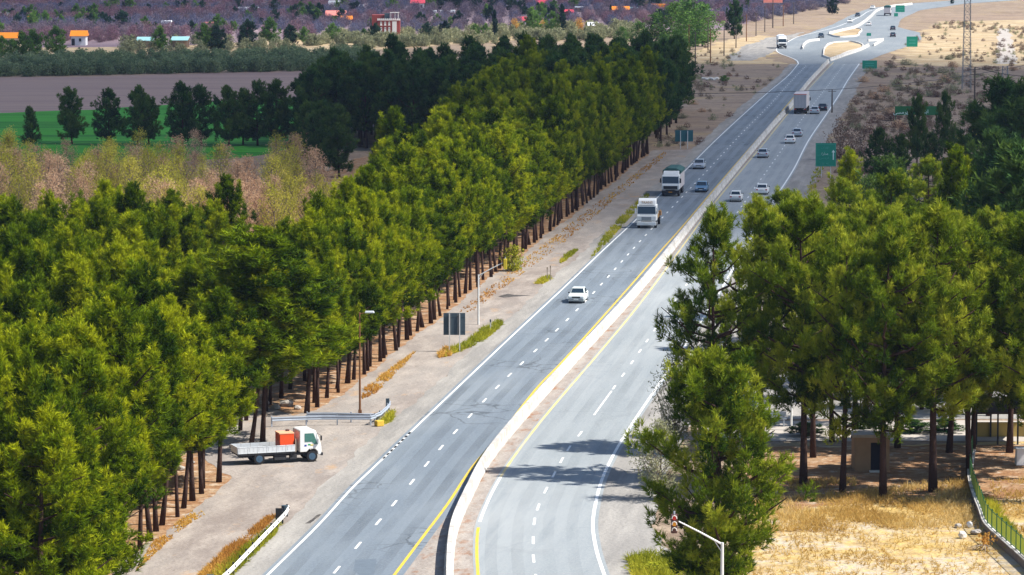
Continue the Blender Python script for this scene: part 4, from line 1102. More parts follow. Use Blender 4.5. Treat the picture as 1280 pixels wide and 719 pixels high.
# parked flatbed truck with the orange box, side on to the camera
pr_, pf_ = G(319, 581.5), G(385, 578)
d = (pf_ - pr_); ang = math.atan2(d.y, d.x); wb = d.length
tk = thing('flatbed_truck', 'white flatbed truck with silver side boards and orange box, parked under the pines', 'truck', (pr_.x, pr_.y + .9, .03), ang)
# here the truck points along +X, rear axle at x = 0, near side at y = -0.9
k = MB(); k.box((wb / 2 - .3, 0, .58), (wb + 2.0, .75, .22)); k.box((1.6, -.62, .45), (.9, .4, .4)); k.box((2.6, -.62, .45), (.5, .35, .35)); k.build('chassis', M['chassis'], tk)
k = MB(); k.box((.55, 0, .76), (4.3, 1.86, .12)); k.build('bed_floor', M['chassis'], tk)
for s in (-1, 1):
    for i in range(6):
        b = MB(); b.box((0, 0, 0), (.69, .05, .50)); b.box((-.20, -.028, .05), (.03, .02, .30)); b.box((.12, -.028, .05), (.03, .02, .30)); b.box((0, -.028, .22), (.66, .025, .04)); b.box((0, -.028, -.22), (.66, .025, .04))
        bo = b.build('side_board', M['bed_metal'], tk, (-1.24 + i * .713, s * .93, 1.08)); bo.rotation_euler = (0, 0, 0 if s < 0 else math.pi)
k = MB(); k.box((-1.62, 0, 1.08), (.05, 1.84, .5)); k.build('tailgate', M['bed_metal'], tk)
k = MB(); k.box((2.74, 0, 1.25), (.06, 1.8, .95)); k.build('headboard', M['wood'], tk)
ob = MB(); ob.box((2.10, -.2, 1.62), (1.08, 1.2, 1.0)); obx = ob.build('cargo_box', M['orange_box'], tk, bevel=.03)
k = MB(); k.box((2.10, -.2, 2.16), (1.12, 1.24, .08)); k.build('lid', M['orange_pale'], obx)
k = MB(); k.box((2.4, .1, 2.25), (.22, .3, .12)); k.build('beacon', M['signal'], tk)
cx = wb
k = MB()
prof = [(cx - .92, .75), (cx - .92, 2.28), (cx - .80, 2.36), (cx + .10, 2.36), (cx + .28, 2.26), (cx + .62, 1.45), (cx + .70, 1.05), (cx + .70, .52), (cx + .46, .52), (cx + .40, .78), (cx + .22, .95), (cx - .22, .95), (cx - .42, .75)]
vs = [(q[0], -.93, q[1]) for q in prof] + [(q[0], .93, q[1]) for q in prof]; n = len(prof)
k.add(vs, [tuple(range(n)), tuple(reversed(range(n, 2 * n)))] + [((i + 1) % n, i, n + i, n + (i + 1) % n) for i in range(n)])
k.build('cab', M['white_paint'], tk, bevel=.03)
for s in (-1, 1):
    w_ = MB(); wp = [(cx - .56, 1.48), (cx - .56, 2.10), (cx + .10, 2.10), (cx + .42, 1.28), (cx + .16, 1.28), (cx - .02, 1.48)]
    w_.add([(q[0], s * .935, q[1]) for q in wp] + [(q[0], s * .95, q[1]) for q in wp], [(0, 1, 2, 3, 4, 5), (11, 10, 9, 8, 7, 6)] + [(i, (i + 1) % 6, 6 + (i + 1) % 6, 6 + i) for i in range(6)])
    w_.build('side_window', M['cab_glass'], tk)
    q = MB(); q.box((cx + .62, s * 1.14, 1.75), (.08, .2, .34)); q.tube([(cx + .35, s * .93, 2.1), (cx + .6, s * 1.1, 1.95)], .015, 4); q.build('wing_mirror', M['black'], tk)
    q = MB(); q.box((cx + .70, s * .66, .85), (.05, .34, .18)); q.build('headlight', M['lamp_glass'], tk)
    wheel(tk, 0, 0, .41, .24, rim='rim_blue').location = (0, s * .80, .41)
    wheel(tk, 0, 0, .41, .24, rim='rim_blue').location = (wb, s * .80, .41)
for o in tk.children:
    if o.name.startswith('wheel'): o.rotation_euler = (0, 0, math.pi / 2)
w_ = MB(); w_.add([(cx + .300, -.80, 2.20), (cx + .300, .80, 2.20), (cx + .625, .84, 1.48), (cx + .625, -.84, 1.48)], [(0, 1, 2, 3)]); ws = w_.build('windscreen', M['glass'], tk); ws.location.x = .012
q = MB(); q.box((cx + .74, 0, .55), (.14, 1.9, .2)); q.build('bumper', M['chassis'], tk)
q = MB(); q.box((cx - .50, -.94, 1.22), (.16, .012, .12)); q.build('door_emblem', M['blue_tank'], tk)
q = MB(); q.box((cx - .22, -.94, 1.28), (.18, .012, .10)); q.build('door_emblem', M['green_bin'], tk)
q = MB(); q.box((cx - .02, -.94, 1.24), (.2, .012, .08)); q.build('door_emblem', M['signal_yellow'], tk)
# ------------------------------------------------------------------ guard rails
WB = [(-.02, .44), (.035, .47), (.035, .53), (-.015, .58), (-.015, .62), (.035, .67), (.035, .73), (-.02, .76), (-.03, .76), (-.005, .70), (-.05, .63), (-.05, .57), (-.005, .50), (-.03, .44)]
def guardrail(label, px, posts, m='galv', step=1.0, postm='galv', scale=1.0):
    pts = [G(x, y) for x, y in px]
    root = thing('guardrail', label, 'guardrail', (pts[0].x, pts[0].y, 0))
    o = Vector((pts[0].x, pts[0].y, 0))
    path = [p - o for p in spline(pts, step)]
    q = MB(); q.sweep(path, WB); q.build('rail', M[m], root)
    acc = 0; last = -9
    L = sum((b - a).length for a, b in zip(path, path[1:]))
    for i, p in enumerate(path):
        if i: acc += (p - path[i - 1]).length
        if acc - last >= posts - .01 or i == len(path) - 1:
            last = acc
            a = path[max(i - 1, 0)]; b = path[min(i + 1, len(path) - 1)]; d = (b - a).normalized()
            r = Vector((d.y, -d.x, 0))
            c = p - r * .11
            k = MB(); k.box((c.x, c.y, .42), (.10, .10, .84), math.atan2(d.y, d.x)); k.build('post', M[postm], root)
    return root, path, o
g1, path1, o1 = guardrail('white guardrail beside the near left carriageway above the orange weeds', [(255, 765), (272, 741), (290, 724), (310, 703), (330, 682), (348, 663), (358, 652), (361, 646)], 2.0, 'white_rail', 1.0, 'chassis')
bl = MB()
for i in range(0, len(path1), 2):
    p = path1[i]; a = path1[max(i - 1, 0)]; b = path1[min(i + 1, len(path1) - 1)]; d = (b - a).normalized(); r = Vector((d.y, -d.x, 0))
    c = p + r * .03
    bl.box((c.x, c.y, .60), (.10, .05, .10), math.atan2(d.y, d.x))
bl.build('bolt_plates', M['black'], g1)
e = G(356, 648) - o1
k = MB(); k.cyl((e.x, e.y, .55), .22, .62, 'z', 14); k.build('end_drum', M['slate'], g1)
e = G(349, 652) - o1
k = MB(); k.box((e.x, e.y, .55), (.46, .10, .66)); k.build('end_plate', M['chassis'], g1)
e = G(267, 736) - o1
k = MB(); k.box((e.x - .2, e.y, .42), (.42, .3, .85)); k.build('end_plate', M['slate'], g1)
guardrail('blue grey steel guardrail running across the clearing behind the parked truck', [(340, 534), (365, 533), (402, 532), (440, 532), (464, 532), (470, 530)], 2.2)
g2, p2, o2 = guardrail('second steel guardrail close behind the long one, curling up at the lamp post', [(384, 528), (420, 528), (455, 529), (470, 529), (480, 523), (486, 517), (488, 513)], 3.0)
e = G(484.5, 516) - o2
k = MB(); k.box((e.x, e.y, .62), (.28, .16, 1.05)); k.build('end_plate', M['slate'], g2)
p = G(474, 533); k = MB(); k.box((0, 0, .22), (.62, .5, .44), .5); tag(k.build('concrete_block', M['yellow_block'], None, (p.x, p.y, .02), bevel=.04), 'small yellow concrete block at the corner of the steel guardrails', 'block')

# ------------------------------------------------------------------ lamp post, signals, signs
def lamp_post(label, x, y, h, m, arm=1.0):
    p = G(x, y); root = thing('lamp_post', label, 'lamp post', (p.x, p.y, 0))
    q = MB(); q.tube([(0, 0, -.1), (0, 0, h * .5), (0, 0, h)], [.10, .08, .06], 8); q.build('pole', M[m], root)
    q = MB(); q.box((0, 0, .15), (.28, .28, .3)); q.build('base', M[m], root)
    q = MB(); q.tube([(0, 0, h - .12), (arm * .5, 0, h - .02), (arm, 0, h)], .035, 6); q.build('arm', M[m], root)
    q = MB(); q.box((arm * .72, 0, h + .03), (arm * .72, .34, .16), taper=.85); q.build('lamp_head', M['lamp_head'], root, bevel=.03)
    return root
lamp_post('rusty lamp post with a pale flat head at the edge of the plantation', 450, 517, 8.1, 'rust', 1.1)
def signal_post(label, x, y, h, reach, rise, face, housing, extra=None):
    """cantilever signal: pole, rising arm, three-lamp head at the end; reach < 0 goes left"""
    p = G(x, y); root = thing('traffic_signal', label, 'traffic light', (p.x, p.y, 0))
    q = MB(); q.tube([(0, 0, -.1), (0, 0, h)], [.11, .085], 10); q.build('pole', M['post_white'], root)
    q = MB(); q.tube([(0, 0, h - .10), (reach * .5, 0, h + rise * .48), (reach, 0, h + rise)], [.06, .05, .04], 8); q.build('arm', M['post_white'], root)
    q = MB(); q.tube([(0, 0, h - .55), (reach * .2, 0, h + rise * .15)], .025, 6); q.build('brace', M['post_white'], root)
    hx = reach + (.24 if reach > 0 else -.24); hz = h + rise - .12
    q = MB(); q.box((hx, 0, hz), (.34, .28, 1.02)); q.build('signal_head', M[housing], root, bevel=.03)
    s = -1 if face else 1
    for i, (m) in enumerate(('red_lens', 'amber', 'signal')):
        z = hz + .33 - .33 * i
        q = MB(); q.cyl((hx, s * .15, z), .12, .03, 'y', 14); l = q.build('lens', M[m] if face else M['black'], root)
        v = MB(); v.tube([(hx - .13, s * .24, z - .02), (hx - .10, s * .24, z + .10), (hx, s * .24, z + .15), (hx + .10, s * .24, z + .10), (hx + .13, s * .24, z - .02)], .03, 5); v.build('visor', M['stone_pale'] if face else M['black'], l)
    q = MB(); q.tube([(hx, 0, hz + .5), (hx, 0, hz + .68)], .05, 6); q.build('bracket', M['galv'], root)
    return root
signal_post('traffic signal with dark red housing on a white rising arm, bottom of the photograph', 902, 818, 6.1, -2.35, 1.15, True, 'signal')
signal_post('white signal post with a yellow head on its rising arm beside the dirt track', 598, 406, 4.85, 2.35, 1.15, False, 'signal_yellow')
def board(label, name, x, y, w_, h_, z0, m, posts, ang=0.0, thick=.08, rows=None, cat='sign', postm='post_white'):
    p = G(x, y); root = thing(name, label, cat, (p.x, p.y, 0), ang)
    for px_ in posts:
        q = MB(); q.box((px_, .07, (z0 + h_) / 2), (.10, .08, z0 + h_ + .1)); q.build('post', M[postm], root)
    q = MB(); q.box((0, 0, z0 + h_ / 2), (w_, thick, h_)); q.build('panel', M[m], root)
    return root
s1 = board('dark slate back of a road sign on two white posts beside the shoulder', 'sign_back', 568, 440, 1.0, 1.0, 1.0, 'slate', [])
for o in list(s1.children): bpy.data.objects.remove(o)
for i in range(3):
    q = MB(); q.box((-.66 + i * .66, 0, 2.55), (.65, .07, 2.0)); q.box((-.66 + i * .66, -.04, 3.2), (.63, .02, .05)); q.box((-.66 + i * .66, -.04, 1.9), (.63, .02, .05)); q.build('panel', M['slate'], s1)
for x_ in (-.45, .48):
    q = MB(); q.box((x_, -.09, 1.75), (.09, .09, 3.5)); q.build('post', M['post_white'], s1)
s2 = board('far teal back of a road sign above the lorries on two pale posts', 'sign_back', 855, 186, 3.0, 1.9, 1.2, 'teal', [])
for x_ in (-.6, .6):
    q = MB(); q.box((x_, -.09, 1.5), (.12, .1, 3.0)); q.build('post', M['post_white'], s2)
# big green direction sign
gs = board('large green direction sign with pale lettering above the pines by the carriageway', 'direction_sign', 1032, 222, 3.05, 3.5, 1.65, 'green_sign', [-.62, .75])
def bar(parent, cx, cz, w_, h_, m, y=-.05):
    q = MB(); q.box((cx, y, cz), (w_, .015, h_)); return q.build('lettering', M[m], parent)
for cz in (4.95, 3.35, 1.78): 
    q = MB(); q.box((0, -.045, cz), (2.9, .012, .05)); q.build('border', M['sign_faint'], gs)
for x_ in (-1.45, 1.45):
    q = MB(); q.box((x_, -.045, 3.37), (.05, .012, 3.2)); q.build('border', M['sign_faint'], gs)
q = MB(); q.box((1.12, -.05, 3.25), (.16, .015, 1.2)); q.add([(1.12, -.058, 4.15), (.85, -.058, 3.75), (1.39, -.058, 3.75)], [(0, 1, 2)]); q.build('arrow', M['sign_text'], gs)
def persian(parent, txt, size, m, x, z, y=-.06):
    return lettering(txt, size, m, parent, (x, y, z), (math.pi / 2, 0, 0))
ARA = ['\uFEE5\uFE8D\uFEAE\uFEEC\uFE97', '\uFE93\uFEAD\uFE8D\uFEAA\uFEE3', '\uFEF0\uFEB4\uFEE3\uFEAE\uFED3']
try:
    persian(gs, ARA[0], .55, M['sign_faint'], -.1, 4.55); persian(gs, ARA[1], .5, M['sign_text'], -.15, 3.55); persian(gs, ARA[2], .5, M['sign_faint'], -.25, 2.95); persian(gs, '120  45', .42, M['sign_faint'], -.2, 2.05)
except Exception as ex: print('text', ex)
# long dark green name board
p = G(1146, 152); ls = thing('name_board', 'long dark green board with white lettering behind the slim dark pines', 'sign', (p.x, p.y, 0))
q = MB(); q.box((0, 0, 1.2 + .85), (8.3, .1, 1.7)); q.build('panel', M['green_sign_dark'], ls)
for x_ in (-4.0, 0, 4.0):
    q = MB(); q.box((x_, .1, 1.0), (.12, .1, 2.0)); q.build('post', M['green_sign_dark'], ls)
try:
    persian(ls, ARA[2], 1.0, M['sign_text'], -3.0, 1.75); persian(ls, '\uFEE5', .9, M['sign_text'], -1.75, 1.75); persian(ls, '\uFE8D\uFEAA\uFE98\uFE91\uFE8D', .95, M['sign_text'], 1.4, 1.85)
except Exception as ex: print('text', ex)
for x, y, w_, h_, z0, lb in ((1140, 63, 3.1, 2.9, 1.0, 'square green sign on the right corner of the far junction'), (1087, 90, 3.6, 2.0, .8, 'green sign beside the carriageway just before the junction'), (1125, 21, 3.4, 2.5, 1.7, 'farthest large green sign beside the far lorry'), (1120, 23, 1.4, 1.2, .7, 'small green sign beneath the farthest large green sign'), (1086, 47, 1.4, .9, .5, 'tiny green sign on the tip of the junction island')):
    b_ = board(lb, 'green_sign', x, y, w_, h_, z0, 'green_sign', [-w_ * .3, w_ * .3])
    for i in range(2): bar(b_, 0, z0 + h_ * (.35 + .3 * i), w_ * .6, h_ * .08, 'sign_faint')
# small markers
def marker(label, x, y, h, m, top=None):
    p = G(x, y); r = thing('marker_post', label, 'post', (p.x, p.y, 0))
    q = MB(); q.box((0, 0, h / 2), (.09, .09, h)); q.build('post', M[m], r)
    q = MB(); q.box((0, -.005, h + .12), (.15, .12, .26)); q.build('cap', M[top or m], r)
marker('short white marker post with a dark cap in the yellow weeds', 613, 415, .95, 'post_white', 'slate')
marker('thin stick in the small yellow weed patch, left of two', 684, 352, 1.3, 'wood')
marker('thin stick in the small yellow weed patch, right of two', 688, 351, 1.4, 'wood')

# ------------------------------------------------------------------ poles, wires, lattice mast
def power_pole(label, x, y, ytop, m='pole_dark', arms=1, lamp=False):
    p = G(x, y); h = (y - ytop) / pxm(y)
    r = thing('utility_pole', label, 'pole', (p.x, p.y, 0), random.uniform(-.2, .2), 'utility poles')
    q = MB(); q.tube([(0, 0, -.1), (0, 0, h)], [.17, .11], 7); q.build('pole', M[m], r)
    for i in range(arms):
        q = MB(); q.box((0, 0, h - .35 - .8 * i), (1.6, .10, .10)); q.build('crossarm', M[m], r)
    return r, p, h
poles = [(861, 78, 30), (869, 91, 40), (885, 63, 22), (888, 79, 36), (905, 70, 30), (920, 60, 36), (933, 52, 18), (945, 45, 16), (956, 40, 8), (979, 33, 6), (992, 30, 3)]
for i, (x, y, yt) in enumerate(poles):
    power_pole('thin utility pole by the far lay-by, number %s from the left of the pole cluster' % ['one', 'two', 'three', 'four', 'five', 'six', 'seven', 'eight', 'nine', 'ten', 'eleven'][i], x, y, yt, 'pole_dark' if i % 3 else 'rust', 1)
pp, pP, pH = power_pole('dark power pole with insulators standing in the scrub on the right', 1217, 216, 84, 'pole_dark', 3)
for z in (pH - .2, pH - 1.2, pH - 2.0):
    for s in (-.7, .7):
        q = MB(); q.tube([(s, 0, z - .1), (s, 0, z + .2)], [.07, .05], 6); q.build('insulator', M['stone'], pp)
mp, mP, mH = power_pole('slender dark pole at the carriageway edge carrying the crossing wire', 1040, 141, 112, 'pole_dark', 1)
def wire(label, a, b, sag):
    mb = MB(); pts = [Vector(a).lerp(Vector(b), t / 24) - Vector((0, 0, sag * 4 * (t / 24) * (1 - t / 24))) for t in range(25)]
    mb.tube(pts, .045, 4); tag(mb.build('power_line', M['wire']), label, 'wire', 'power lines')
hx = Vector((mP.x, mP.y, mH))
def up_pt(x, y, D):                                      # the point over pixel (x, y) at depth D
    t = D / (FPX * _c - (y - 359.5) * _s)
    return Vector(((x - 640) * t, D, CAM_H - t * (FPX * _s + (y - 359.5) * _c)))
wire('black wire sagging over both carriageways from the pine wood to the dark pole', up_pt(855, 117, mP.y + 3), hx, .2)
wire('black wire rising from the pole by the carriageway across the scrub', hx, up_pt(1300, 78, mP.y + 60), .8)
wire('upper black wire across the scrub from the power pole to the right', pP + Vector((0, 0, pH)), up_pt(1300, 96, pP.y), .4)
# lattice mast
p = G(1208, 112); r = thing('lattice_mast', 'tall grey lattice mast standing in the field on the right', 'mast', (p.x, p.y, 0))
H = 34.0; legs = []
for sx, sy in ((-1, -1), (1, -1), (1, 1), (-1, 1)):
    q = MB(); q.tube([(sx * .95, sy * .95, -.1), (sx * .7, sy * .7, 14), (sx * .5, sy * .5, H)], [.06, .05, .04], 4); q.build('leg', M['steel'], r)
q = MB()
def wd(z): return .95 - .25 * z / 14 if z < 14 else .7 - .2 * (z - 14) / (H - 14)
z = .3
while z < H - 1.2:
    z2 = z + 1.25
    a, b = wd(z), wd(z2)
    cs = [(-1, -1), (1, -1), (1, 1), (-1, 1)]
    for i in range(4):
        (x0, y0), (x1, y1) = cs[i], cs[(i + 1) % 4]
        q.tube([(x0 * a, y0 * a, z), (x1 * b, y1 * b, z2)], .024, 3, cap=False); q.tube([(x1 * a, y1 * a, z), (x0 * b, y0 * b, z2)], .024, 3, cap=False)
        q.tube([(x0 * b, y0 * b, z2), (x1 * b, y1 * b, z2)], .03, 3, cap=False)
    z = z2
q.build('bracing', M['steel'], r)
p = G(1256, 112); r = thing('lattice_mast', 'short grey lattice frame at the end of the pale path', 'mast', (p.x, p.y, 0))
for sx in (-1, 1):
    for sy in (-1, 1):
        q = MB(); q.tube([(sx * .8, sy * .8, -.1), (sx * .5, sy * .5, 5.2)], .06, 4); q.build('leg', M['steel'], r)
q = MB()
for i in range(4):
    for sx, sy, tx, ty in ((-1, -1, 1, -1), (1, -1, 1, 1), (1, 1, -1, 1), (-1, 1, -1, -1)):
        a, b = .8 - .075 * i, .8 - .075 * (i + 1)
        q.tube([(sx * a, sy * a, i * 1.3), (tx * b, ty * b, i * 1.3 + 1.3)], .03, 3, cap=False); q.tube([(tx * a, ty * a, i * 1.3), (sx * b, sy * b, i * 1.3 + 1.3)], .03, 3, cap=False)
q.build('bracing', M['steel'], r)
# pink billboard at the top edge
p = G(966, 35); r = thing('billboard', 'pink topped billboard on a tall pole at the top edge of the photograph', 'billboard', (p.x, p.y, 0))
q = MB(); q.tube([(0, 0, -.1), (0, 0, 9.6)], [.22, .18], 8); q.build('pole', M['pole_dark'], r)
q = MB(); q.box((0, 0, 9.9), (6.4, .25, 3.2)); q.build('panel', M['pink_roof'], r)
q = MB(); q.box((0, -.02, 8.35), (6.5, .4, .15)); q.build('ledge', M['steel'], r)

# ------------------------------------------------------------------ yard on the right: hut, fence, rubble, bench, shelter
p = G(1090, 590); hut = thing('hut', 'small brown flat roofed hut with a dark doorway among the pine trunks', 'hut', (p.x, p.y + 1.3, 0))
for cx_, w_ in ((-.66, 1.12), (1.02, .44)):
    q = MB(); q.box((cx_, -1.2, 1.25), (w_, .16, 2.5)); q.build('front_wall', M['hut_wall'], hut)
q = MB(); q.box((.35, -1.2, 2.30), (.90, .16, .40)); q.build('lintel', M['hut_wall'], hut)
for s in (-1, 1):
    q = MB(); q.box((s * 1.16, 0.0, 1.25), (.16, 2.2, 2.5)); q.build('side_wall', M['hut_wall'], hut)
q = MB(); q.box((0, 1.2, 1.25), (2.48, .16, 2.5)); q.build('back_wall', M['hut_wall'], hut)
q = MB(); q.box((0, 0, 2.58), (2.9, 3.0, .16)); rf = q.build('roof', M['stone'], hut, bevel=.02)
q = MB(); q.box((0, -1.45, 2.585), (2.94, .14, .20)); q.build('roof_edge', M['wood'], rf)
q = MB(); q.box((.35, -1.0, 1.05), (.84, .06, 2.1)); dr = q.build('door', M['dark_open'], hut)
q = MB(); q.box((.71, -1.25, 1.05), (.08, .10, 2.1)); q.build('door_frame', M['cyan_roof'], dr)
q = MB(); q.box((.35, -1.45, .06), (1.1, .5, .12)); q.build('step', M['stone_pale'], hut)

# low wall with the green fence
wp = PX([(1216, 572), (1213, 588), (1213, 606), (1219, 628), (1226, 646), (1233, 664), (1250, 681), (1270, 699), (1300, 728), (1330, 760)], .5)
o = Vector((wp[0].x, wp[0].y, 0)); wl = [q - o for q in wp]
wr = thing('low_wall', 'low dark boundary wall with pale cap stones curving below the green fence', 'wall', o)
q = MB(); q.sweep(wl, [(-.17, -.05), (.17, -.05), (.17, .52), (-.17, .52)]); q.build('wall', M['stone_wall'], wr)
acc = 0; st = 0
for i in range(1, len(wl)):
    acc += (wl[i] - wl[i - 1]).length
    if acc > .85:
        a, b = wl[st], wl[i]; d = (b - a); m_ = (a + b) / 2
        c = MB(); c.box((m_.x, m_.y, .56 + random.uniform(-.008, .008)), (d.length - .05, .42, .08), math.atan2(d.y, d.x)); c.build('cap_stone', M['stone_pale'] if random.random() < .6 else M['stone'], wr, bevel=.015)
        st = i; acc = 0
fr_ = thing('fence', 'green railing fence standing on the low curving wall at the right', 'fence', o)
acc = 0; last = 0
fence_pts = []
for i in range(1, len(wl)):
    acc += (wl[i] - wl[i - 1]).length
    if acc > 1.3: fence_pts.append(wl[i]); acc = 0
for a, b in zip(fence_pts, fence_pts[1:]):
    d = b - a; an = math.atan2(d.y, d.x)
    q = MB(); q.box((a.x, a.y, 1.18), (.09, .09, 1.28)); q.build('post', M['fence_green'], fr_)
    q = MB()
    n = 10
    for j in range(1, n):
        c = a.lerp(b, j / n); q.box((c.x, c.y, 1.17), (.035, .02, 1.0), an)
    q.build('bars', M['fence_lime'], fr_)
    for z_ in (.70, 1.68):
        c = (a + b) / 2; q = MB(); q.box((c.x, c.y, z_), (d.length - .09, .035, .05), an); q.build('rail', M['fence_green'], fr_)
# rubble beside the wall
def rock(name, label, x, y, sx, sy, sz, m, seed, cat='rock', z=0.0, group=None):
    bm = bmesh.new(); bmesh.ops.create_icosphere(bm, subdivisions=2, radius=.5)
    rr = random.Random(seed)
    for v in bm.verts:
        k = rr.uniform(.78, 1.12)
        v.co = Vector((v.co.x * sx * k, v.co.y * sy * k, max(v.co.z * sz * k + sz * .38, -.03)))
    me = bpy.data.meshes.new(name); bm.to_mesh(me); bm.free(); me.materials.append(M[m])
    p = G(x, y); return tag(link(name, me, None, (p.x, p.y, z), rr.uniform(0, 6)), label, cat, group)
rock('rubble_block', 'pale broken concrete block beside the low wall, largest of the rubble', 1203, 673, .62, .6, .55, 'stone_pale', 1)
rock('rubble_block', 'white broken block on top of the rubble by the low wall', 1212, 660, .5, .4, .5, 'paint_w', 2)
rock('rubble_block', 'grey rubble heap right of the white block by the low wall', 1220, 668, .9, .7, .4, 'stone', 3)
rock('rubble_block', 'small grey rubble piece left of the white block', 1198, 660, .5, .5, .35, 'stone', 4)
for i, (x, y, s) in enumerate(((298, 531, .9), (345, 512, .9), (358, 508, 1.1), (372, 512, .7), (333, 506, .8), (226, 588, .7), (190, 626, .6), (240, 580, .5), (290, 560, .6), (207, 598, .5))):
    rock('boulder', ['upright white stone under the pines left of the clearing', 'grey boulder behind the guardrail left end', 'largest grey boulder in the heap behind the guardrail', 'grey boulder right of the heap behind the guardrail', 'grey boulder at the back of the heap behind the guardrail', 'small stone between the front trunks above the dirt track', 'small stone at the foot of the nearest pine trunks', 'small stone beside the thin front trunk', 'small stone left of the parked truck', 'small stone in the litter near the bottom left trunks'][i], x, y, s * (.5 if i == 0 else 1), s * .7, s * (1.6 if i == 0 else .6), 'stone_pale' if i < 1 else 'stone', 20 + i)
# dead branch with orange leaves
p = G(1232, 688); r = thing('dead_branch', 'fallen dead branch with orange leaves beside the low wall', 'branch', (p.x, p.y, 0))
q = MB()
for i in range(9):
    a = random.uniform(2.2, 5.2); l = random.uniform(.6, 1.5)
    q.tube([(0, 0, .35), (math.cos(a) * l * .5, math.sin(a) * l * .5, .3), (math.cos(a) * l, math.sin(a) * l, .03)], [.04, .025, .01], 4)
q.build('twigs', M['wood'], r)
V, T = blades(np.random.default_rng(3).normal(0, .22, (90, 3)) + np.array([0, .1, .62]), nrm(np.random.default_rng(4).normal(size=(90, 3))), 2, .2, .12, 1.2, np.full(90, .6), np.random.default_rng(5))
link('leaves', soup('leaves', V, T, [M['weed_orange']]), r)
# bench-like rail, blue tank, teal lamp, shelter, car, bins behind the trees
p = G(966, 533); r = thing('steel_bench', 'low pale steel bench beside the side road behind the trunks', 'bench', (p.x, p.y, 0))
q = MB(); q.box((0, 0, .62), (2.1, .5, .08)); q.box((0, .28, .95), (2.1, .06, .35)); q.build('seat', M['galv'], r)
for s in (-.85, .85):
    q = MB(); q.box((s, 0, .3), (.1, .45, .6)); q.build('leg', M['galv'], r)
p = G(937, 508); r = thing('water_tank', 'blue plastic tank half hidden behind the bushy front pine', 'tank', (p.x, p.y, 0))
q = MB(); q.tube([(0, 0, 0), (0, 0, .1), (0, 0, .95), (0, 0, 1.1)], [.62, .66, .66, .4], 14); q.build('tank', M['blue_tank'], r)
q = MB(); q.tube([(0, 0, 1.08), (0, 0, 1.2)], .2, 10); q.build('lid', M['black'], r)
r = lamp_post('thin pale lamp post with a teal top behind the thickest trunk', 989, 538, 5.0, 'post_white', .5)
q = MB(); q.cyl((0, 0, 4.6), .16, .9, 'z', 8); q.build('sleeve', M['teal'], r)
p = G(1252, 556); r = thing('shelter', 'dark roofed open shelter with posts at the right edge under the pines', 'shelter', (p.x, p.y + 2.0, 0))
q = MB(); q.prism([(-2.4, 2.5), (0, 3.3), (2.4, 2.5), (2.4, 2.36), (0, 3.14), (-2.4, 2.36)], -2.2, 3.0); q.build('roof', M['shade_roof'], r)
for x_ in (-1.9, -.3, 1.2, 2.7):
    for y_ in (-2.0, 2.0):
        q = MB(); q.box((x_, y_, 1.2), (.12, .12, 2.4)); q.build('post', M['chassis'], r)
q = MB(); q.box((.6, 2.2, .55), (4.6, .2, 1.1)); q.build('back_wall', M['ochre'], r)
p = G(1277, 582); q = MB(); q.box((0, 0, .65), (.9, .8, 1.2), taper=.9); q.box((0, 0, 1.28), (.98, .88, .08)); r = tag(q.build('bin', M['white_wall'], None, (p.x, p.y, 0), bevel=.03), 'pale grey bin at the right edge beyond the fence', 'bin')
p = G(1236, 462); r = thing('awning', 'orange awning half hidden in the pine crowns on the right', 'awning', (p.x, p.y, 0))
q = MB(); q.add([(-1.6, -.9, 2.2), (1.6, -.9, 2.2), (1.6, .9, 2.8), (-1.6, .9, 2.8), (-1.6, -.9, 2.15), (1.6, -.9, 2.15), (1.6, .9, 2.75), (-1.6, .9, 2.75)], [(0, 1, 2, 3), (7, 6, 5, 4), (0, 4, 5, 1), (1, 5, 6, 2), (2, 6, 7, 3), (3, 7, 4, 0)]); q.build('canvas', M['orange_roof'], r)
for sx in (-1.5, 1.5):
    for sy in (-.8, .8):
        q = MB(); q.box((sx, sy, 1.1 + .2 * (sy > 0)), (.07, .07, 2.2 + .4 * (sy > 0))); q.build('post', M['post_white'], r)
car('white_paint', 'white car parked in the yard behind the pines on the right', G(1246, 480) + Vector((0, 2, 0)), .2)
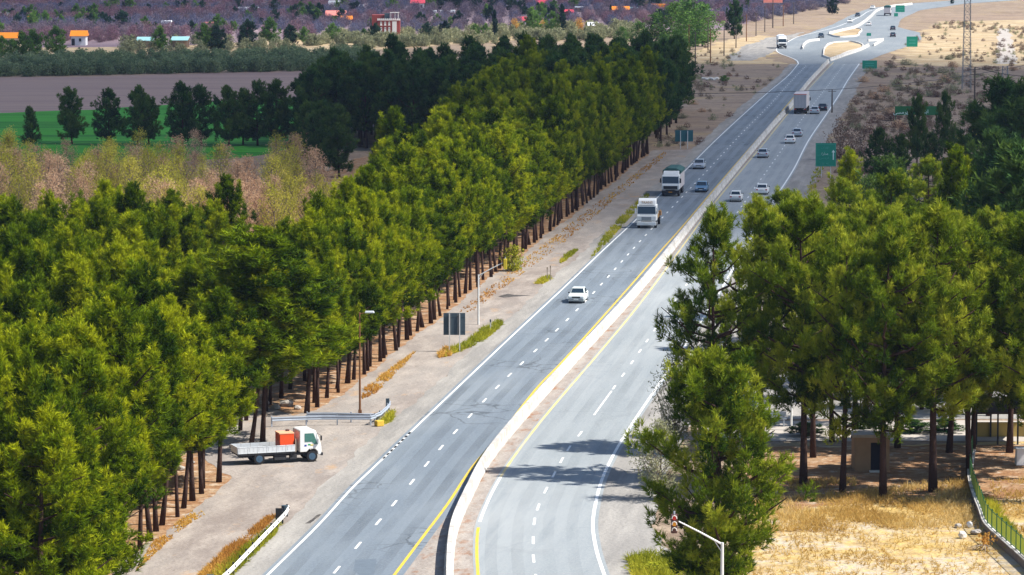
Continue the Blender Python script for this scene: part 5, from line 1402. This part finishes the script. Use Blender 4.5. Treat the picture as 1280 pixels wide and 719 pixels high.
# ------------------------------------------------------------------ far houses
def house(label, x0, x1, yb, ye, yr, wall, roof, style='gable', name='house', depth=5.0, windows=2, door=True):
    """wall from row yb up to row ye (eaves), roof up to row yr"""
    s = pxm(yb); a, b = G(x0, yb), G(x1, yb)
    W = b.x - a.x; He = max(1.6, (yb - ye) / s); Hr = max(.15, (ye - yr) / s)
    r = thing(name, label, 'house', ((a.x + b.x) / 2, a.y + depth / 2, 0))
    dy = depth / 2
    q = MB(); q.box((0, 0, He / 2), (W, depth, He)); wl_ = q.build('wall', M[wall], r)
    q = MB()
    if style == 'gable':
        q.add([(-W / 2 - .4, -dy - .5, He - .05), (W / 2 + .4, -dy - .5, He - .05), (W / 2 + .4, 0, He + Hr), (-W / 2 - .4, 0, He + Hr), (W / 2 + .4, dy + .5, He - .05), (-W / 2 - .4, dy + .5, He - .05)], [(0, 1, 2, 3), (3, 2, 4, 5), (0, 3, 5), (1, 4, 2), (0, 5, 4, 1)])
    elif style == 'shed':
        q.add([(-W / 2 - .3, -dy - .4, He), (W / 2 + .3, -dy - .4, He), (W / 2 + .3, dy + .3, He + Hr + .6), (-W / 2 - .3, dy + .3, He + Hr + .6), (-W / 2 - .3, -dy - .4, He - .12), (W / 2 + .3, -dy - .4, He - .12), (W / 2 + .3, dy + .3, He + Hr + .45), (-W / 2 - .3, dy + .3, He + Hr + .45)], [(0, 1, 2, 3), (7, 6, 5, 4), (0, 4, 5, 1), (1, 5, 6, 2), (2, 6, 7, 3), (3, 7, 4, 0)])
    else:
        q.box((0, 0, He + Hr / 2), (W + .4, depth + .4, Hr))
    q.build('roof', M[roof], r)
    for i in range(windows):
        cx_ = -W / 2 + W * (i + 1) / (windows + 1) + (W * .12 if door else 0)
        k = MB(); k.box((cx_, -dy - .02, He * .58), (min(1.1, W * .16), .08, He * .32)); wd_ = k.build('window', M['dark_open'], r)
        k = MB(); k.box((cx_, -dy - .05, He * .58 - He * .19), (min(1.3, W * .19), .16, .1)); k.build('sill', M['stone_pale'], wd_)
    if door:
        k = MB(); k.box((-W / 2 + W * .14, -dy - .02, min(2.0, He * .8) / 2), (.95, .08, min(2.0, He * .8))); k.build('door', M['chassis'], r)
    return r
def open_shed(label, x0, x1, yb, yt, roof):
    s = pxm(yb); a, b = G(x0, yb), G(x1, yb); W = b.x - a.x; H_ = (yb - yt) / s
    r = thing('shed', label, 'shed', ((a.x + b.x) / 2, a.y + 2.5, 0))
    q = MB(); q.add([(-W / 2, -2.6, H_ - .75), (W / 2, -2.6, H_ - .75), (W / 2, 3.6, H_ + .1), (-W / 2, 3.6, H_ + .1), (-W / 2, -2.6, H_ - .9), (W / 2, -2.6, H_ - .9), (W / 2, 3.6, H_ - .05), (-W / 2, 3.6, H_ - .05)], [(0, 1, 2, 3), (7, 6, 5, 4), (0, 4, 5, 1), (1, 5, 6, 2), (2, 6, 7, 3), (3, 7, 4, 0)]); q.build('roof', M[roof], r)
    n = max(3, int(W / 1.8))
    for i in range(n + 1):
        k = MB(); k.box((-W / 2 + .1 + (W - .2) * i / n, -2.4, (H_ - .9) / 2), (.14, .14, H_ - .9)); k.build('post', M['wood'], r)
    k = MB(); k.box((0, 3.2, (H_ - .4) / 2), (W - .2, .2, H_ - .4)); k.build('back_wall', M['mud_wall'], r)
    return r
house('long barn with a bright orange roof at the left edge of the photograph', -14, 24, 60, 47.5, 41, 'cream_wall', 'orange_roof', 'gable', 'barn', 6, 3)
house('small hut with an orange roof and white gable left of the ploughed orchard', 89, 107, 57, 45, 38.5, 'white_wall', 'orange_roof', 'gable', 'hut', 5, 1)
open_shed('open shed with a pale cyan roof, left one of the pair', 169, 191, 60, 47.5, 'cyan_roof')
open_shed('open shed with a pale cyan roof, right one of the pair', 213, 235, 60, 47, 'cyan_roof')
house('low pink roofed shed above the cyan sheds', 221, 237, 18, 14.5, 12.5, 'white_wall', 'pink_roof', 'flat', 'shed', 4, 1, False)
house('low shed with a salmon roof left of the round trees', 254, 267, 36, 32, 30, 'mud_wall', 'pink_roof', 'flat', 'shed', 4, 1, False)
house('long white roofed shed among the far left orchards', 298, 322, 17, 14, 11.5, 'white_wall', 'white_roof', 'flat', 'shed', 5, 2, False)
house('tiny white roofed shed above the left cyan shed', 202, 213, 34, 31, 29, 'white_wall', 'white_roof', 'flat', 'shed', 4, 1, False)
house('small orange hut between the two dark trees at the left', 35, 41, 30, 25, 20, 'orange_roof', 'orange_roof', 'gable', 'hut', 3, 1, False)
house('pale low building at the far left under the thin mast', -10, 14, 24, 20, 17, 'cream_wall', 'white_roof', 'flat', 'building', 4, 2)
house('long pink roofed building left of the red brick house', 408, 431, 29, 19.5, 13.5, 'mud_wall', 'pink_roof', 'gable', 'building', 6, 3)
house('white two storey building above the pink roofed one', 411, 425, 12, 5, 1.5, 'white_wall', 'white_roof', 'flat', 'building', 6, 3)
house('small cream house with an orange roof right of the pink roofed building', 427, 439, 31, 24, 20, 'cream_wall', 'orange_roof', 'gable', 'house', 4, 2)
house('small house with a white roof left above the red brick house', 443, 454, 14, 10.5, 8, 'mud_wall', 'white_roof', 'flat', 'house', 4, 2)
house('pale hut with a red roof above the red brick house', 514, 530, 14, 4, 0, 'white_wall', 'red_roof', 'gable', 'hut', 4, 2)
house('long white flat shed in front of the far dark trees', 551, 568, 21, 18, 15.5, 'mud_wall', 'white_roof', 'flat', 'shed', 5, 2, False)
house('white box shaped hut left of the long white shed', 541, 545, 20, 17, 15.5, 'white_wall', 'white_roof', 'flat', 'hut', 3, 1, False)
house('white walled house right of the far dark trees', 634, 645, 13, 8, 6, 'white_wall', 'white_roof', 'flat', 'house', 4, 2)
house('long house with a dusky red roof at the top of the photograph', 670, 690, 9, 6.5, 2.5, 'mud_wall', 'red_roof', 'gable', 'house', 5, 2)
house('small house with a pink red roof beside the yellow trees', 647, 657, 32, 26, 21, 'white_wall', 'red_roof', 'gable', 'house', 4, 1)
house('reddish house beside the dark cypress', 704, 716, 24, 16.5, 12, 'cream_wall', 'red_roof', 'gable', 'house', 4, 2)
house('low white roofed shed right of the reddish house', 719, 733, 15, 13, 11.5, 'mud_wall', 'white_roof', 'flat', 'shed', 4, 1, False)
house('pale blue white hut just above the dark wood', 736, 747, 38, 32, 28, 'white_wall', 'white_roof', 'gable', 'hut', 4, 1)
house('house with a low orange gable roof near the spring green trees', 766, 786, 18, 12.5, 8, 'mud_wall', 'orange_roof', 'gable', 'house', 5, 2)
house('house with a long yellow orange roof behind the spring green trees', 815, 832, 14, 10, 6.5, 'cream_wall', 'orange_roof', 'flat', 'house', 5, 2)
house('pale blue roofed hut beside the low orange gabled house', 786, 797, 16, 13, 11.5, 'white_wall', 'cyan_roof', 'flat', 'hut', 4, 1)
# red brick house with arched white windows
s = pxm(48.5); p = G(486, 48.5)
r = thing('brick_house', 'red brick house with white arched windows and a tall white doorway', 'house', (p.x, p.y + 3, 0))
q = MB(); q.box((0, 0, 2.9), (6.8, 6, 5.8)); q.build('wall', M['red_brick'], r)
q = MB(); q.box((-3.1, 3.0, 3.6), (4.4, 5.4, 7.2)); q.build('rear_block', M['red_brick'], r)
q = MB()
for x_ in np.linspace(-3.3, 3.3, 12): q.box((x_, -2.95, 6.0), (.34, .25, .45))
q.box((0, -2.9, 5.72), (7.0, .5, .2)); q.build('parapet', M['white_wall'], r)
for i in range(3):
    for z_, h_ in ((4.55, .85), (2.2, 2.2)):
        x_ = -2.35 + i * 1.25
        q = MB(); q.box((x_, -3.02, z_), (.58, .12, h_)); q.cyl((x_, -3.02, z_ + h_ / 2), .29, .12, 'y', 12); w_ = q.build('window', M['white_wall'], r)
        q = MB(); q.box((x_, -3.02, z_ - h_ / 2 - .06), (.8, .22, .1)); q.build('sill', M['stone_pale'], w_)
q = MB(); q.box((1.75, -3.03, 2.65), (1.35, .16, 5.3)); q.build('doorway', M['white_wall'], r)
q = MB(); q.box((-.6, -.5, 6.8), (1.5, 2.0, 1.9)); q.build('roof_tank', M['slate'], r)
for x_ in (.6, 1.9, 2.9):
    q = MB(); q.box((x_, -1.8, 6.9), (.22, .22, 2.3)); q.build('roof_post', M['white_wall'], r)
q = MB(); q.box((1.75, -1.8, 8.0), (2.8, 1.4, .18)); q.build('roof_canopy', M['white_wall'], r)

# ------------------------------------------------------------------ far plants
OLIVE = [broadleaf(700 + i, 2.9, .25, 1.9, 40, 12, .38, .20, BUSHY, .09, m, M['bark_grey'], .02, .7, limb=.3) for i, m in enumerate((M['leaf_olive'], M['leaf_olive'], M['leaf_olive'], M['leaf_sage'], M['leaf_sage']))]
rs = np.random.default_rng(21)
ol, sg = [], []
for x in np.arange(-6, 402, 9.5):                        # the olives one can tell apart along the field edge
    p = G(x + rs.normal(0, 1.5), 96 - .02 * max(0, x) + rs.normal(0, .5))
    s_ = rs.uniform(.85, 1.2)
    plant('olive_bush', OLIVE[int(rs.integers(0, 3))], 'grey green olive bush in the front row along the ploughed field', 'bush', p, s_, s_ * 1.05, group='olive bushes along the ploughed field')
for i in range(420):
    x = rs.uniform(-30, 470); y = rs.uniform(79, 93.5) - .02 * max(0, x)
    ol.append((*G(x, y)[:2], rs.uniform(.8, 1.15)))
scatter('olive_grove', ol, [join_mesh(*o_, 'olive_mass') for o_ in OLIVE[:3]], 'grey green olive grove behind the ploughed field', 'grove')
for i in range(420):
    x = rs.uniform(150, 800); t = (x - 150) / 650
    y = rs.uniform(-7, 7) + 66 - 25 * t
    if x < 420 and rs.random() < .55: continue
    sg.append((*G(x, y)[:2], rs.uniform(.7, 1.2)))
scatter('silver_shrubs', sg, [join_mesh(*o_, 'sage_mass') for o_ in OLIVE[3:]], 'band of silvery pale shrubs above the dark wood', 'shrubs')
# bare purple orchards
ORCH = [broadleaf(720 + i, 3.6, .4, 2.2, 34, 14, .42, .11, BUSHY, .08, M[('leaf_purple', 'leaf_maroon', 'leaf_bluish')[i // 2]], M['bark_grey'], .03, .9, limb=.4) for i in range(6)]
orch = []
for D in np.arange(1035, 1900, 7.0):
    for X in np.arange(-330, 150, 6.5):
        x, dd = X + rs.normal(0, .8), D + rs.normal(0, .8)
        u = 640 + x * FPX / dd; yy = CAM_H * FPX / dd + HORIZ
        edge = 57 - .032 * u if u < 800 else 30 - (u - 800) * .01
        if yy > edge or (u > 930 and yy > 30 - (u - 930) * .2): continue
        if math.sin(dd * .05) + math.sin(x * .043 + dd * .021) > 1.35: continue
        b = math.sin(math.floor(dd / 62) * 2.1 + math.floor((x + dd * .2) / 55) * 1.7)
        orch.append((x, dd, rs.uniform(.75, 1.2), 0 if b > .25 else (1 if b > -.45 else 2)))
for k_, (nm, lb) in enumerate((('bare_orchard', 'purple brown orchards of bare trees across the far plain'), ('maroon_orchard', 'reddish maroon orchard blocks of bare trees across the far plain'), ('blue_orchard', 'bluish grey orchard blocks of bare trees across the far plain'))):
    scatter(nm, [o_[:3] for o_ in orch if o_[3] == k_ and not (k_ == 2 and rs.random() < .25)], [join_mesh(*o_, nm + '_mass') for o_ in ORCH[k_ * 2:k_ * 2 + 2]], lb, 'orchard')
# loose green tree rows between the far orchards
hr = []
for y0_, a_ in ((8, -.004), (17, -.006), (26, -.010), (37, -.018), (46, -.020)):
    for x in np.arange(-20, 900, 5.5):
        if math.sin(x * .021 + y0_ * 1.7) + .6 * math.sin(x * .067 + y0_) < .45 or rs.random() < .25: continue
        hr.append((*G(x + rs.normal(0, 1.5), y0_ + a_ * x + rs.normal(0, .5))[:2], rs.uniform(.35, .85)))
scatter('hedgerow_trees', hr, [join_mesh(*o_, 'hedge_mass') for o_ in (FARPINE + BLUEPINE)], 'broken green tree rows between the far orchards', 'tree rows')
# single far trees: (x, base row, height in rows, kind, label)
def far_tree(x, y, hpx, proto, h0, wf, lb, g='far trees'):
    h = hpx / pxm(y) / h0
    plant('far_tree', proto, lb, 'tree', G(x, y), h, h * wf, group=g)
FT = [(3, 75, 26, 'p', 'far green tree cut by the left edge below the orange barn'), (16, 76, 24, 'p', 'second far green tree from the left edge below the orange barn'), (29, 75, 31, 'p', 'dark far green tree just right of the orange barn'), (42, 76, 35, 'p', 'tallest far green tree right of the orange barn'), (72, 74, 36, 'p', 'wide far green tree left of the orange roofed hut'),
      (201, 65, 29, 'p', 'far green tree between the two cyan roofed sheds'), (256, 64, 30, 'p', 'far green tree right of the cyan sheds, left of the dark one'), (271, 64, 28, 'b', 'far dark tree right of the cyan sheds'), (308, 59, 30, 'b', 'far dark green tree standing on the pale mound'),
      (337, 57, 31, 'p', 'far green tree left of the round bush pair'), (362, 56, 22, 'b', 'far dark bush, left of the round bush pair'), (380, 56, 20, 'p', 'far green bush, right of the round bush pair'), (415, 53, 21, 'p', 'far green tree under the pink roofed building'), (428, 53, 10, 'b', 'low dark bush under the small cream house'), (455, 52, 14, 'p', 'small green tree left of the brick house'), (469, 52, 20, 'b', 'dark tree against the left corner of the brick house'),
      (535, 51, 20, 'b', 'dark round tree right of the brick house'), (556, 48, 19, 'b', 'second dark round tree right of the brick house'), (594, 47, 15, 'p', 'left tree of the green trio above the wood'), (607, 47, 16, 'p', 'middle tree of the green trio above the wood'), (618, 49, 34, 'c', 'slim dark cypress at the right of the green trio'),
      (666, 44, 31, 'p', 'full green tree beside the pink red roofed house'), (692, 44, 26, 'p', 'green tree left of the tall cypress'), (703, 44, 36, 'c', 'tall dark cypress beside the reddish house'), (763, 22, 15, 'c', 'short dark cypress left of the orange gabled house'), (812, 15, 15, 'c', 'short dark cypress beside the yellow orange roof'),
      (644, 42, 18, 'y', 'yellow orange tree beside the pink red roofed house'), (678, 42, 17, 'y', 'orange tinted tree right of the full green tree'), (725, 41, 18, 'y', 'yellow tree above the right end of the silvery shrubs'), (738, 40, 11, 'c', 'low dark cypress right of the yellow tree'),
      (21, 32, 13, 'b', 'dark tree left of the small orange hut'), (29, 31, 16, 'b', 'taller dark tree touching the small orange hut'), (46, 30, 14, 'b', 'dark tree right of the small orange hut'), (76, 14, 10, 'b', 'dark round tree alone in the far left orchard'), (152, 39, 23, 'b', 'large dark round tree in the middle of the left orchard'), (131, 38, 15, 'b', 'small dark tree left of the large round one'),
      (254, 15, 13, 'b', 'dark tree left above the salmon roofed shed'), (298, 13, 15, 'b', 'dark tree above the long white roofed shed'), (344, 18, 17, 'b', 'broad dark tree left of the white two storey building'), (340, 27, 8, 'b', 'low dark bush below the broad dark tree'), (918, 49, 46, 'd', 'tall pointed dark tree beside the utility poles'), (934, 12, 14, 'd', 'small dark tree behind the tall pointed one'), (1040, 18, 18, 'b', 'dark tree left of the far road bend'), (1190, 5, 6, 'b', 'tiny dark bush beside the far road at the top right')]
YT = broadleaf(760, 4.0, .5, 1.6, 40, 12, .36, .18, BUSHY, .08, M['weed_orange'], M['bark_grey'], .02, .8)
for i, (x, y, h, k, lb) in enumerate(FT):
    pr, h0, wf = {'p': (FARPINE[i % 2], 6.5, 1.05), 'b': (BLUEPINE[i % 2], 6.0, 1.05), 'c': (CYPRESS, 9.0, .75), 'y': (YT, 4.0, 1.0), 'd': (DPINE[0], 9.5, .85)}[k]
    far_tree(x, y, h, pr, h0, wf, lb)
# far belt of dark trees at the very top
for i, x in enumerate(range(548, 646, 11)):
    far_tree(x + rs.normal(0, 2), 13 + rs.normal(0, 1.5), 17 + rs.normal(0, 2), BLUEPINE[i % 2], 6.0, 1.25, 'dark tree in the far belt behind the long white shed', 'far belt of dark trees')
for i in range(34):
    far_tree(rs.uniform(0, 1030), rs.uniform(-6, 5), rs.uniform(8, 14), BLUEPINE[i % 2], 6.0, 1.3, 'bluish dark tree along the top edge of the photograph', 'dark trees along the top edge')
# spring green trees beside the far end of the wood
SPRING = [broadleaf(780 + i, 12.0, 1.6, 3.6, 70, 26, .50, .26, COLM, .16, M['leaf_spring'], M['bark_grey'], .03, .8, limb=.3) for i in range(3)]
for i, (x, y, h, lb) in enumerate(((778, 60, 26, 'spring green tree, leftmost of the tall group beyond the wood'), (800, 62, 34, 'second spring green tree from the left beyond the wood'), (820, 63, 46, 'third spring green tree beyond the wood'), (842, 64, 60, 'tallest spring green tree beyond the wood'), (862, 62, 62, 'broad spring green tree right of the tallest one'), (878, 58, 54, 'rightmost spring green tree beside the utility poles'), (848, 82, 44, 'nearest spring green tree at the corner of the dark wood'), (830, 84, 40, 'spring green tree squeezed between wood and its group'))):
    far_tree(x, y, h, SPRING[i % 3], 12.0, 1.5, lb, 'spring green trees')
# dry shrubs in the scrub and on the far verge
for i in range(70):
    if i < 52: x, y = rs.uniform(1075, 1275), rs.uniform(74, 190)
    else: x, y = rs.uniform(835, 960), rs.uniform(82, 170)
    p = G(x, y)
    if y < 84 and x < 1110: continue
    if i >= 52 and x > 960 - (y - 100) * 1.05 - 25: continue
    s_ = rs.uniform(.35, .95) if i < 52 else rs.uniform(.35, .7)
    v = int(rs.integers(0, 3))
    if i < 52: plant('dry_shrub', DRYB[v], 'low dry shrub in the brown scrub right of the carriageway', 'shrub', p, s_ * .8, s_ * 1.5, group='dry shrubs in the right scrub')
    else: plant('dry_shrub', DRYB[v], 'low dry shrub on the verge beyond the end of the plantation', 'shrub', p, s_ * .8, s_ * 1.5, group='dry shrubs on the left verge')
plant('green_bush', FARPINE[0], 'small bright green bush alone on the brown verge beyond the wood', 'bush', G(905, 103), .22, .5)
for i in range(5): rock('pale_rubble', 'low heap of pale rubble beside the small bright green bush', 880 + i * 4, 99.5 + (i % 2), 1.8, 1.2, .7, 'stone_pale', 60 + i, 'rubble', group='pale rubble on the verge')
# countless small tufts over the scrub
TUFT = [broadleaf(800 + i, 1.0, .05, .9, 16, 9, .22, .10, BUSHY, .02, M[m_], M['bark_grey'], .01, .5, limb=.3) for i, m_ in enumerate(('leaf_scrub', 'leaf_scrub', 'leaf_rust', 'leaf_sage'))]
tf = []
for i in range(2600):
    if i < 2000: x, y = rs.uniform(1045, 1290), 28 + 215 * rs.random() ** 1.5
    else: x, y = rs.uniform(822, 985), rs.uniform(50, 185)
    p = G(x, y)
    if i < 2000 and x < 1085 + max(0, 84 - y) * 1.6 - max(0, y - 84) * .42: continue
    if i >= 2000 and (x > 975 - max(0, y - 95) * 1.12 or x < 862 - max(0, y - 80) * .55 or (y < 82 and x > 930)): continue
    if math.sin(p.x * .09 + 2 * math.sin(p.y * .021)) + rs.normal(0, .6) < -.2: continue
    tf.append((p.x, p.y, rs.uniform(.35, 1.2)))
scatter('scrub_tufts', tf, [join_mesh(*o_, 'tuft_mass') for o_ in TUFT], 'countless small brown tufts scattered over the dry scrub on both sides', 'scrub')
# understorey by the side road
for i, (x, y, lb) in enumerate(((1010, 545, 'low dark green bush left in the shade strip behind the trunks'), (1180, 540, 'low dark green bush right in the shade strip behind the trunks'), (1088, 541, 'low dark green bush just behind the hut'), (1138, 541, 'low dark green bush between the hut and the shelter'))):
    plant('low_bush', DPINE[i % 3], lb, 'bush', G(x, y), .10, .5)

# ------------------------------------------------------------------ grass and weeds
def patch(px, n, rng):
    pts = [G(x, y) for x, y in px]
    xs = [p.x for p in pts]; ys = [p.y for p in pts]; out = []
    while len(out) < n:
        x, y = rng.uniform(min(xs), max(xs)), rng.uniform(min(ys), max(ys))
        ins = False; j = len(pts) - 1
        for i in range(len(pts)):
            if (pts[i].y > y) != (pts[j].y > y) and x < (pts[j].x - pts[i].x) * (y - pts[i].y) / (pts[j].y - pts[i].y) + pts[i].x: ins = not ins
            j = i
        if ins and math.sin(x * 1.1 + 2 * math.sin(y * .35)) + math.sin(y * .8 + x * .4) + rng.normal(0, .7) > -.7: out.append((x, y, 0.01))
    return np.array(out)
def grass(name, patches, m, label, cat):
    rng = np.random.default_rng(len(name)); VV, TT_ = [], []
    for px, n, h, w_ in patches:
        P = patch(px, n, rng)
        A = nrm(np.column_stack([rng.normal(0, .5, n), rng.normal(0, .5, n), np.ones(n)]))
        V, T = blades(P, A, 6, h, w_ * 1.3, 1.15, np.clip(.5 + .25 * np.sin(P[:, 0] * .5 + 1.3 * np.sin(P[:, 1] * .23)) + rng.normal(0, .14, n), 0, 1), rng)
        V[:, 2] = np.maximum(V[:, 2], .006); VV.append(V); TT_.append(T)
    return tag(link(name, soup(name, np.vstack(VV), np.concatenate(TT_), [M[m]])), label, cat, kind='stuff')
grass('verge_weeds', [([(262, 722), (300, 690), (345, 655), (352, 650), (345, 668), (300, 712), (275, 740)], 900, .34, .05),
                      ([(556, 447), (575, 440), (600, 430), (622, 413), (628, 405), (622, 402), (604, 412), (585, 428), (555, 441)], 900, .40, .06),
                      ([(668, 358), (682, 354), (690, 348), (684, 347), (668, 355)], 220, .4, .07),
                      ([(738, 325), (752, 312), (772, 290), (790, 270), (812, 245), (808, 243), (776, 272), (755, 296)], 700, .35, .07),
                      ([(698, 331), (708, 326), (722, 314), (718, 313), (704, 322)], 260, .35, .07),
                      ([(790, 730), (786, 700), (820, 690), (870, 705), (866, 740)], 900, .55, .06), ([(470, 535), (490, 528), (494, 515), (486, 518)], 160, .4, .05), ([(1222, 622), (1240, 630), (1275, 680), (1310, 705), (1310, 730), (1262, 690), (1236, 664)], 1800, .55, .05),
                      ([(985, 300), (1020, 210), (1032, 205), (1010, 260)], 200, .4, .08)], 'weed', 'yellow green weeds growing in patches along the road shoulders', 'weeds')
grass('dry_weeds', [([(235, 735), (280, 690), (335, 648), (346, 645), (300, 690), (268, 728)], 1600, .28, .05), ([(170, 715), (230, 660), (262, 640), (240, 640), (190, 680)], 400, .16, .06),
                    ([(455, 488), (480, 468), (505, 450), (520, 440), (500, 462), (470, 492), (452, 500)], 500, .26, .06), ([(560, 400), (700, 290), (830, 190), (835, 192), (710, 300), (580, 398)], 900, .22, .07),
                    ([(548, 448), (565, 445), (560, 436), (548, 442)], 150, .4, .06)], 'weed_orange', 'dry orange weeds and needle litter beside the pines and the guardrail', 'weeds')
grass('dry_grass', [([(905, 650), (1210, 632), (1225, 660), (1250, 700), (1280, 760), (880, 760)], 2700, .28, .035), ([(910, 632), (1215, 600), (1215, 660), (905, 668)], 3800, .42, .035), ([(985, 600), (1070, 600), (1070, 615), (985, 612)], 300, .3, .04),
                    ([(1235, 600), (1300, 600), (1300, 690), (1262, 680)], 700, .25, .04)], 'straw_blades', 'golden dry grass covering the field in front of the hut', 'grass')

# ------------------------------------------------------------------ clouds that shade the middle and far distance
def cloud(seed, X, D, rx, ry, h, dens, rot=0.0):
    c = Vector((X, D, 0)) + TO_SUN * (h / TO_SUN.z)
    bm = bmesh.new(); bmesh.ops.create_icosphere(bm, subdivisions=5, radius=1.0)
    from mathutils import noise as mnoise
    for v in bm.verts:
        k = 1 + .22 * mnoise.noise(v.co * 1.7 + Vector((seed, 0, 0))) + .10 * mnoise.noise(v.co * 4.5 + Vector((0, seed, 0)))
        v.co = Vector((v.co.x * rx * k, v.co.y * ry * k, v.co.z * 32 * k))
    me = bpy.data.meshes.new('cloud'); bm.to_mesh(me); bm.free()
    m = bpy.data.materials.new('cloud'); m.use_nodes = True; n = m.node_tree; n.nodes.clear()
    out = n.nodes.new('ShaderNodeOutputMaterial'); mx = n.nodes.new('ShaderNodeMixShader'); tr = n.nodes.new('ShaderNodeBsdfTransparent'); df = n.nodes.new('ShaderNodeBsdfDiffuse')
    df.inputs[0].default_value = (.9, .9, .9, 1)
    tc = n.nodes.new('ShaderNodeTexCoord'); mp = n.nodes.new('ShaderNodeMapping'); mp.inputs['Scale'].default_value = (1 / rx, 1 / ry, 0)
    n.links.new(tc.outputs['Object'], mp.inputs['Vector'])
    ln = n.nodes.new('ShaderNodeVectorMath'); ln.operation = 'LENGTH'; n.links.new(mp.outputs[0], ln.inputs[0])
    no = n.nodes.new('ShaderNodeTexNoise'); no.inputs['Scale'].default_value = 2.2; no.inputs['Detail'].default_value = 4; n.links.new(mp.outputs[0], no.inputs['Vector'])
    ad = n.nodes.new('ShaderNodeMath'); ad.operation = 'MULTIPLY_ADD'; ad.inputs[1].default_value = .55; n.links.new(no.outputs['Fac'], ad.inputs[0]); n.links.new(ln.outputs['Value'], ad.inputs[2])
    mr = n.nodes.new('ShaderNodeMapRange'); mr.interpolation_type = 'SMOOTHSTEP'; mr.inputs['From Min'].default_value = .75; mr.inputs['From Max'].default_value = 1.15; mr.inputs['To Min'].default_value = dens; mr.inputs['To Max'].default_value = 0
    n.links.new(ad.outputs[0], mr.inputs['Value']); n.links.new(mr.outputs[0], mx.inputs[0]); n.links.new(tr.outputs[0], mx.inputs[1]); n.links.new(df.outputs[0], mx.inputs[2]); n.links.new(mx.outputs[0], out.inputs[0])
    me.materials.append(m)
    me.polygons.foreach_set('use_smooth', [True] * len(me.polygons))
    return tag(link('cloud', me, None, c, rot), kind='structure')
cloud(3, 95, 685, 760, 365, 560, .58, -.46)
cloud(9, -120, 1480, 330, 330, 620, .2)

# ------------------------------------------------------------------ the air
def haze(dens):
    q = MB(); q.box((0, 2350, 20.5), (5400, 5700, 44.0))
    me = q.mesh('haze', bpy.data.materials.new('haze'))
    m = me.materials[0]; m.use_nodes = True; n = m.node_tree; n.nodes.clear()
    out = n.nodes.new('ShaderNodeOutputMaterial'); pv = n.nodes.new('ShaderNodeVolumePrincipled')
    pv.inputs['Color'].default_value = (.50, .62, .95, 1); pv.inputs['Density'].default_value = dens; pv.inputs['Anisotropy'].default_value = 0.0
    n.links.new(pv.outputs[0], out.inputs['Volume'])
    tag(link('haze', me), 'thin bluish haze over the plain', 'haze', kind='stuff')
haze(0.00004)
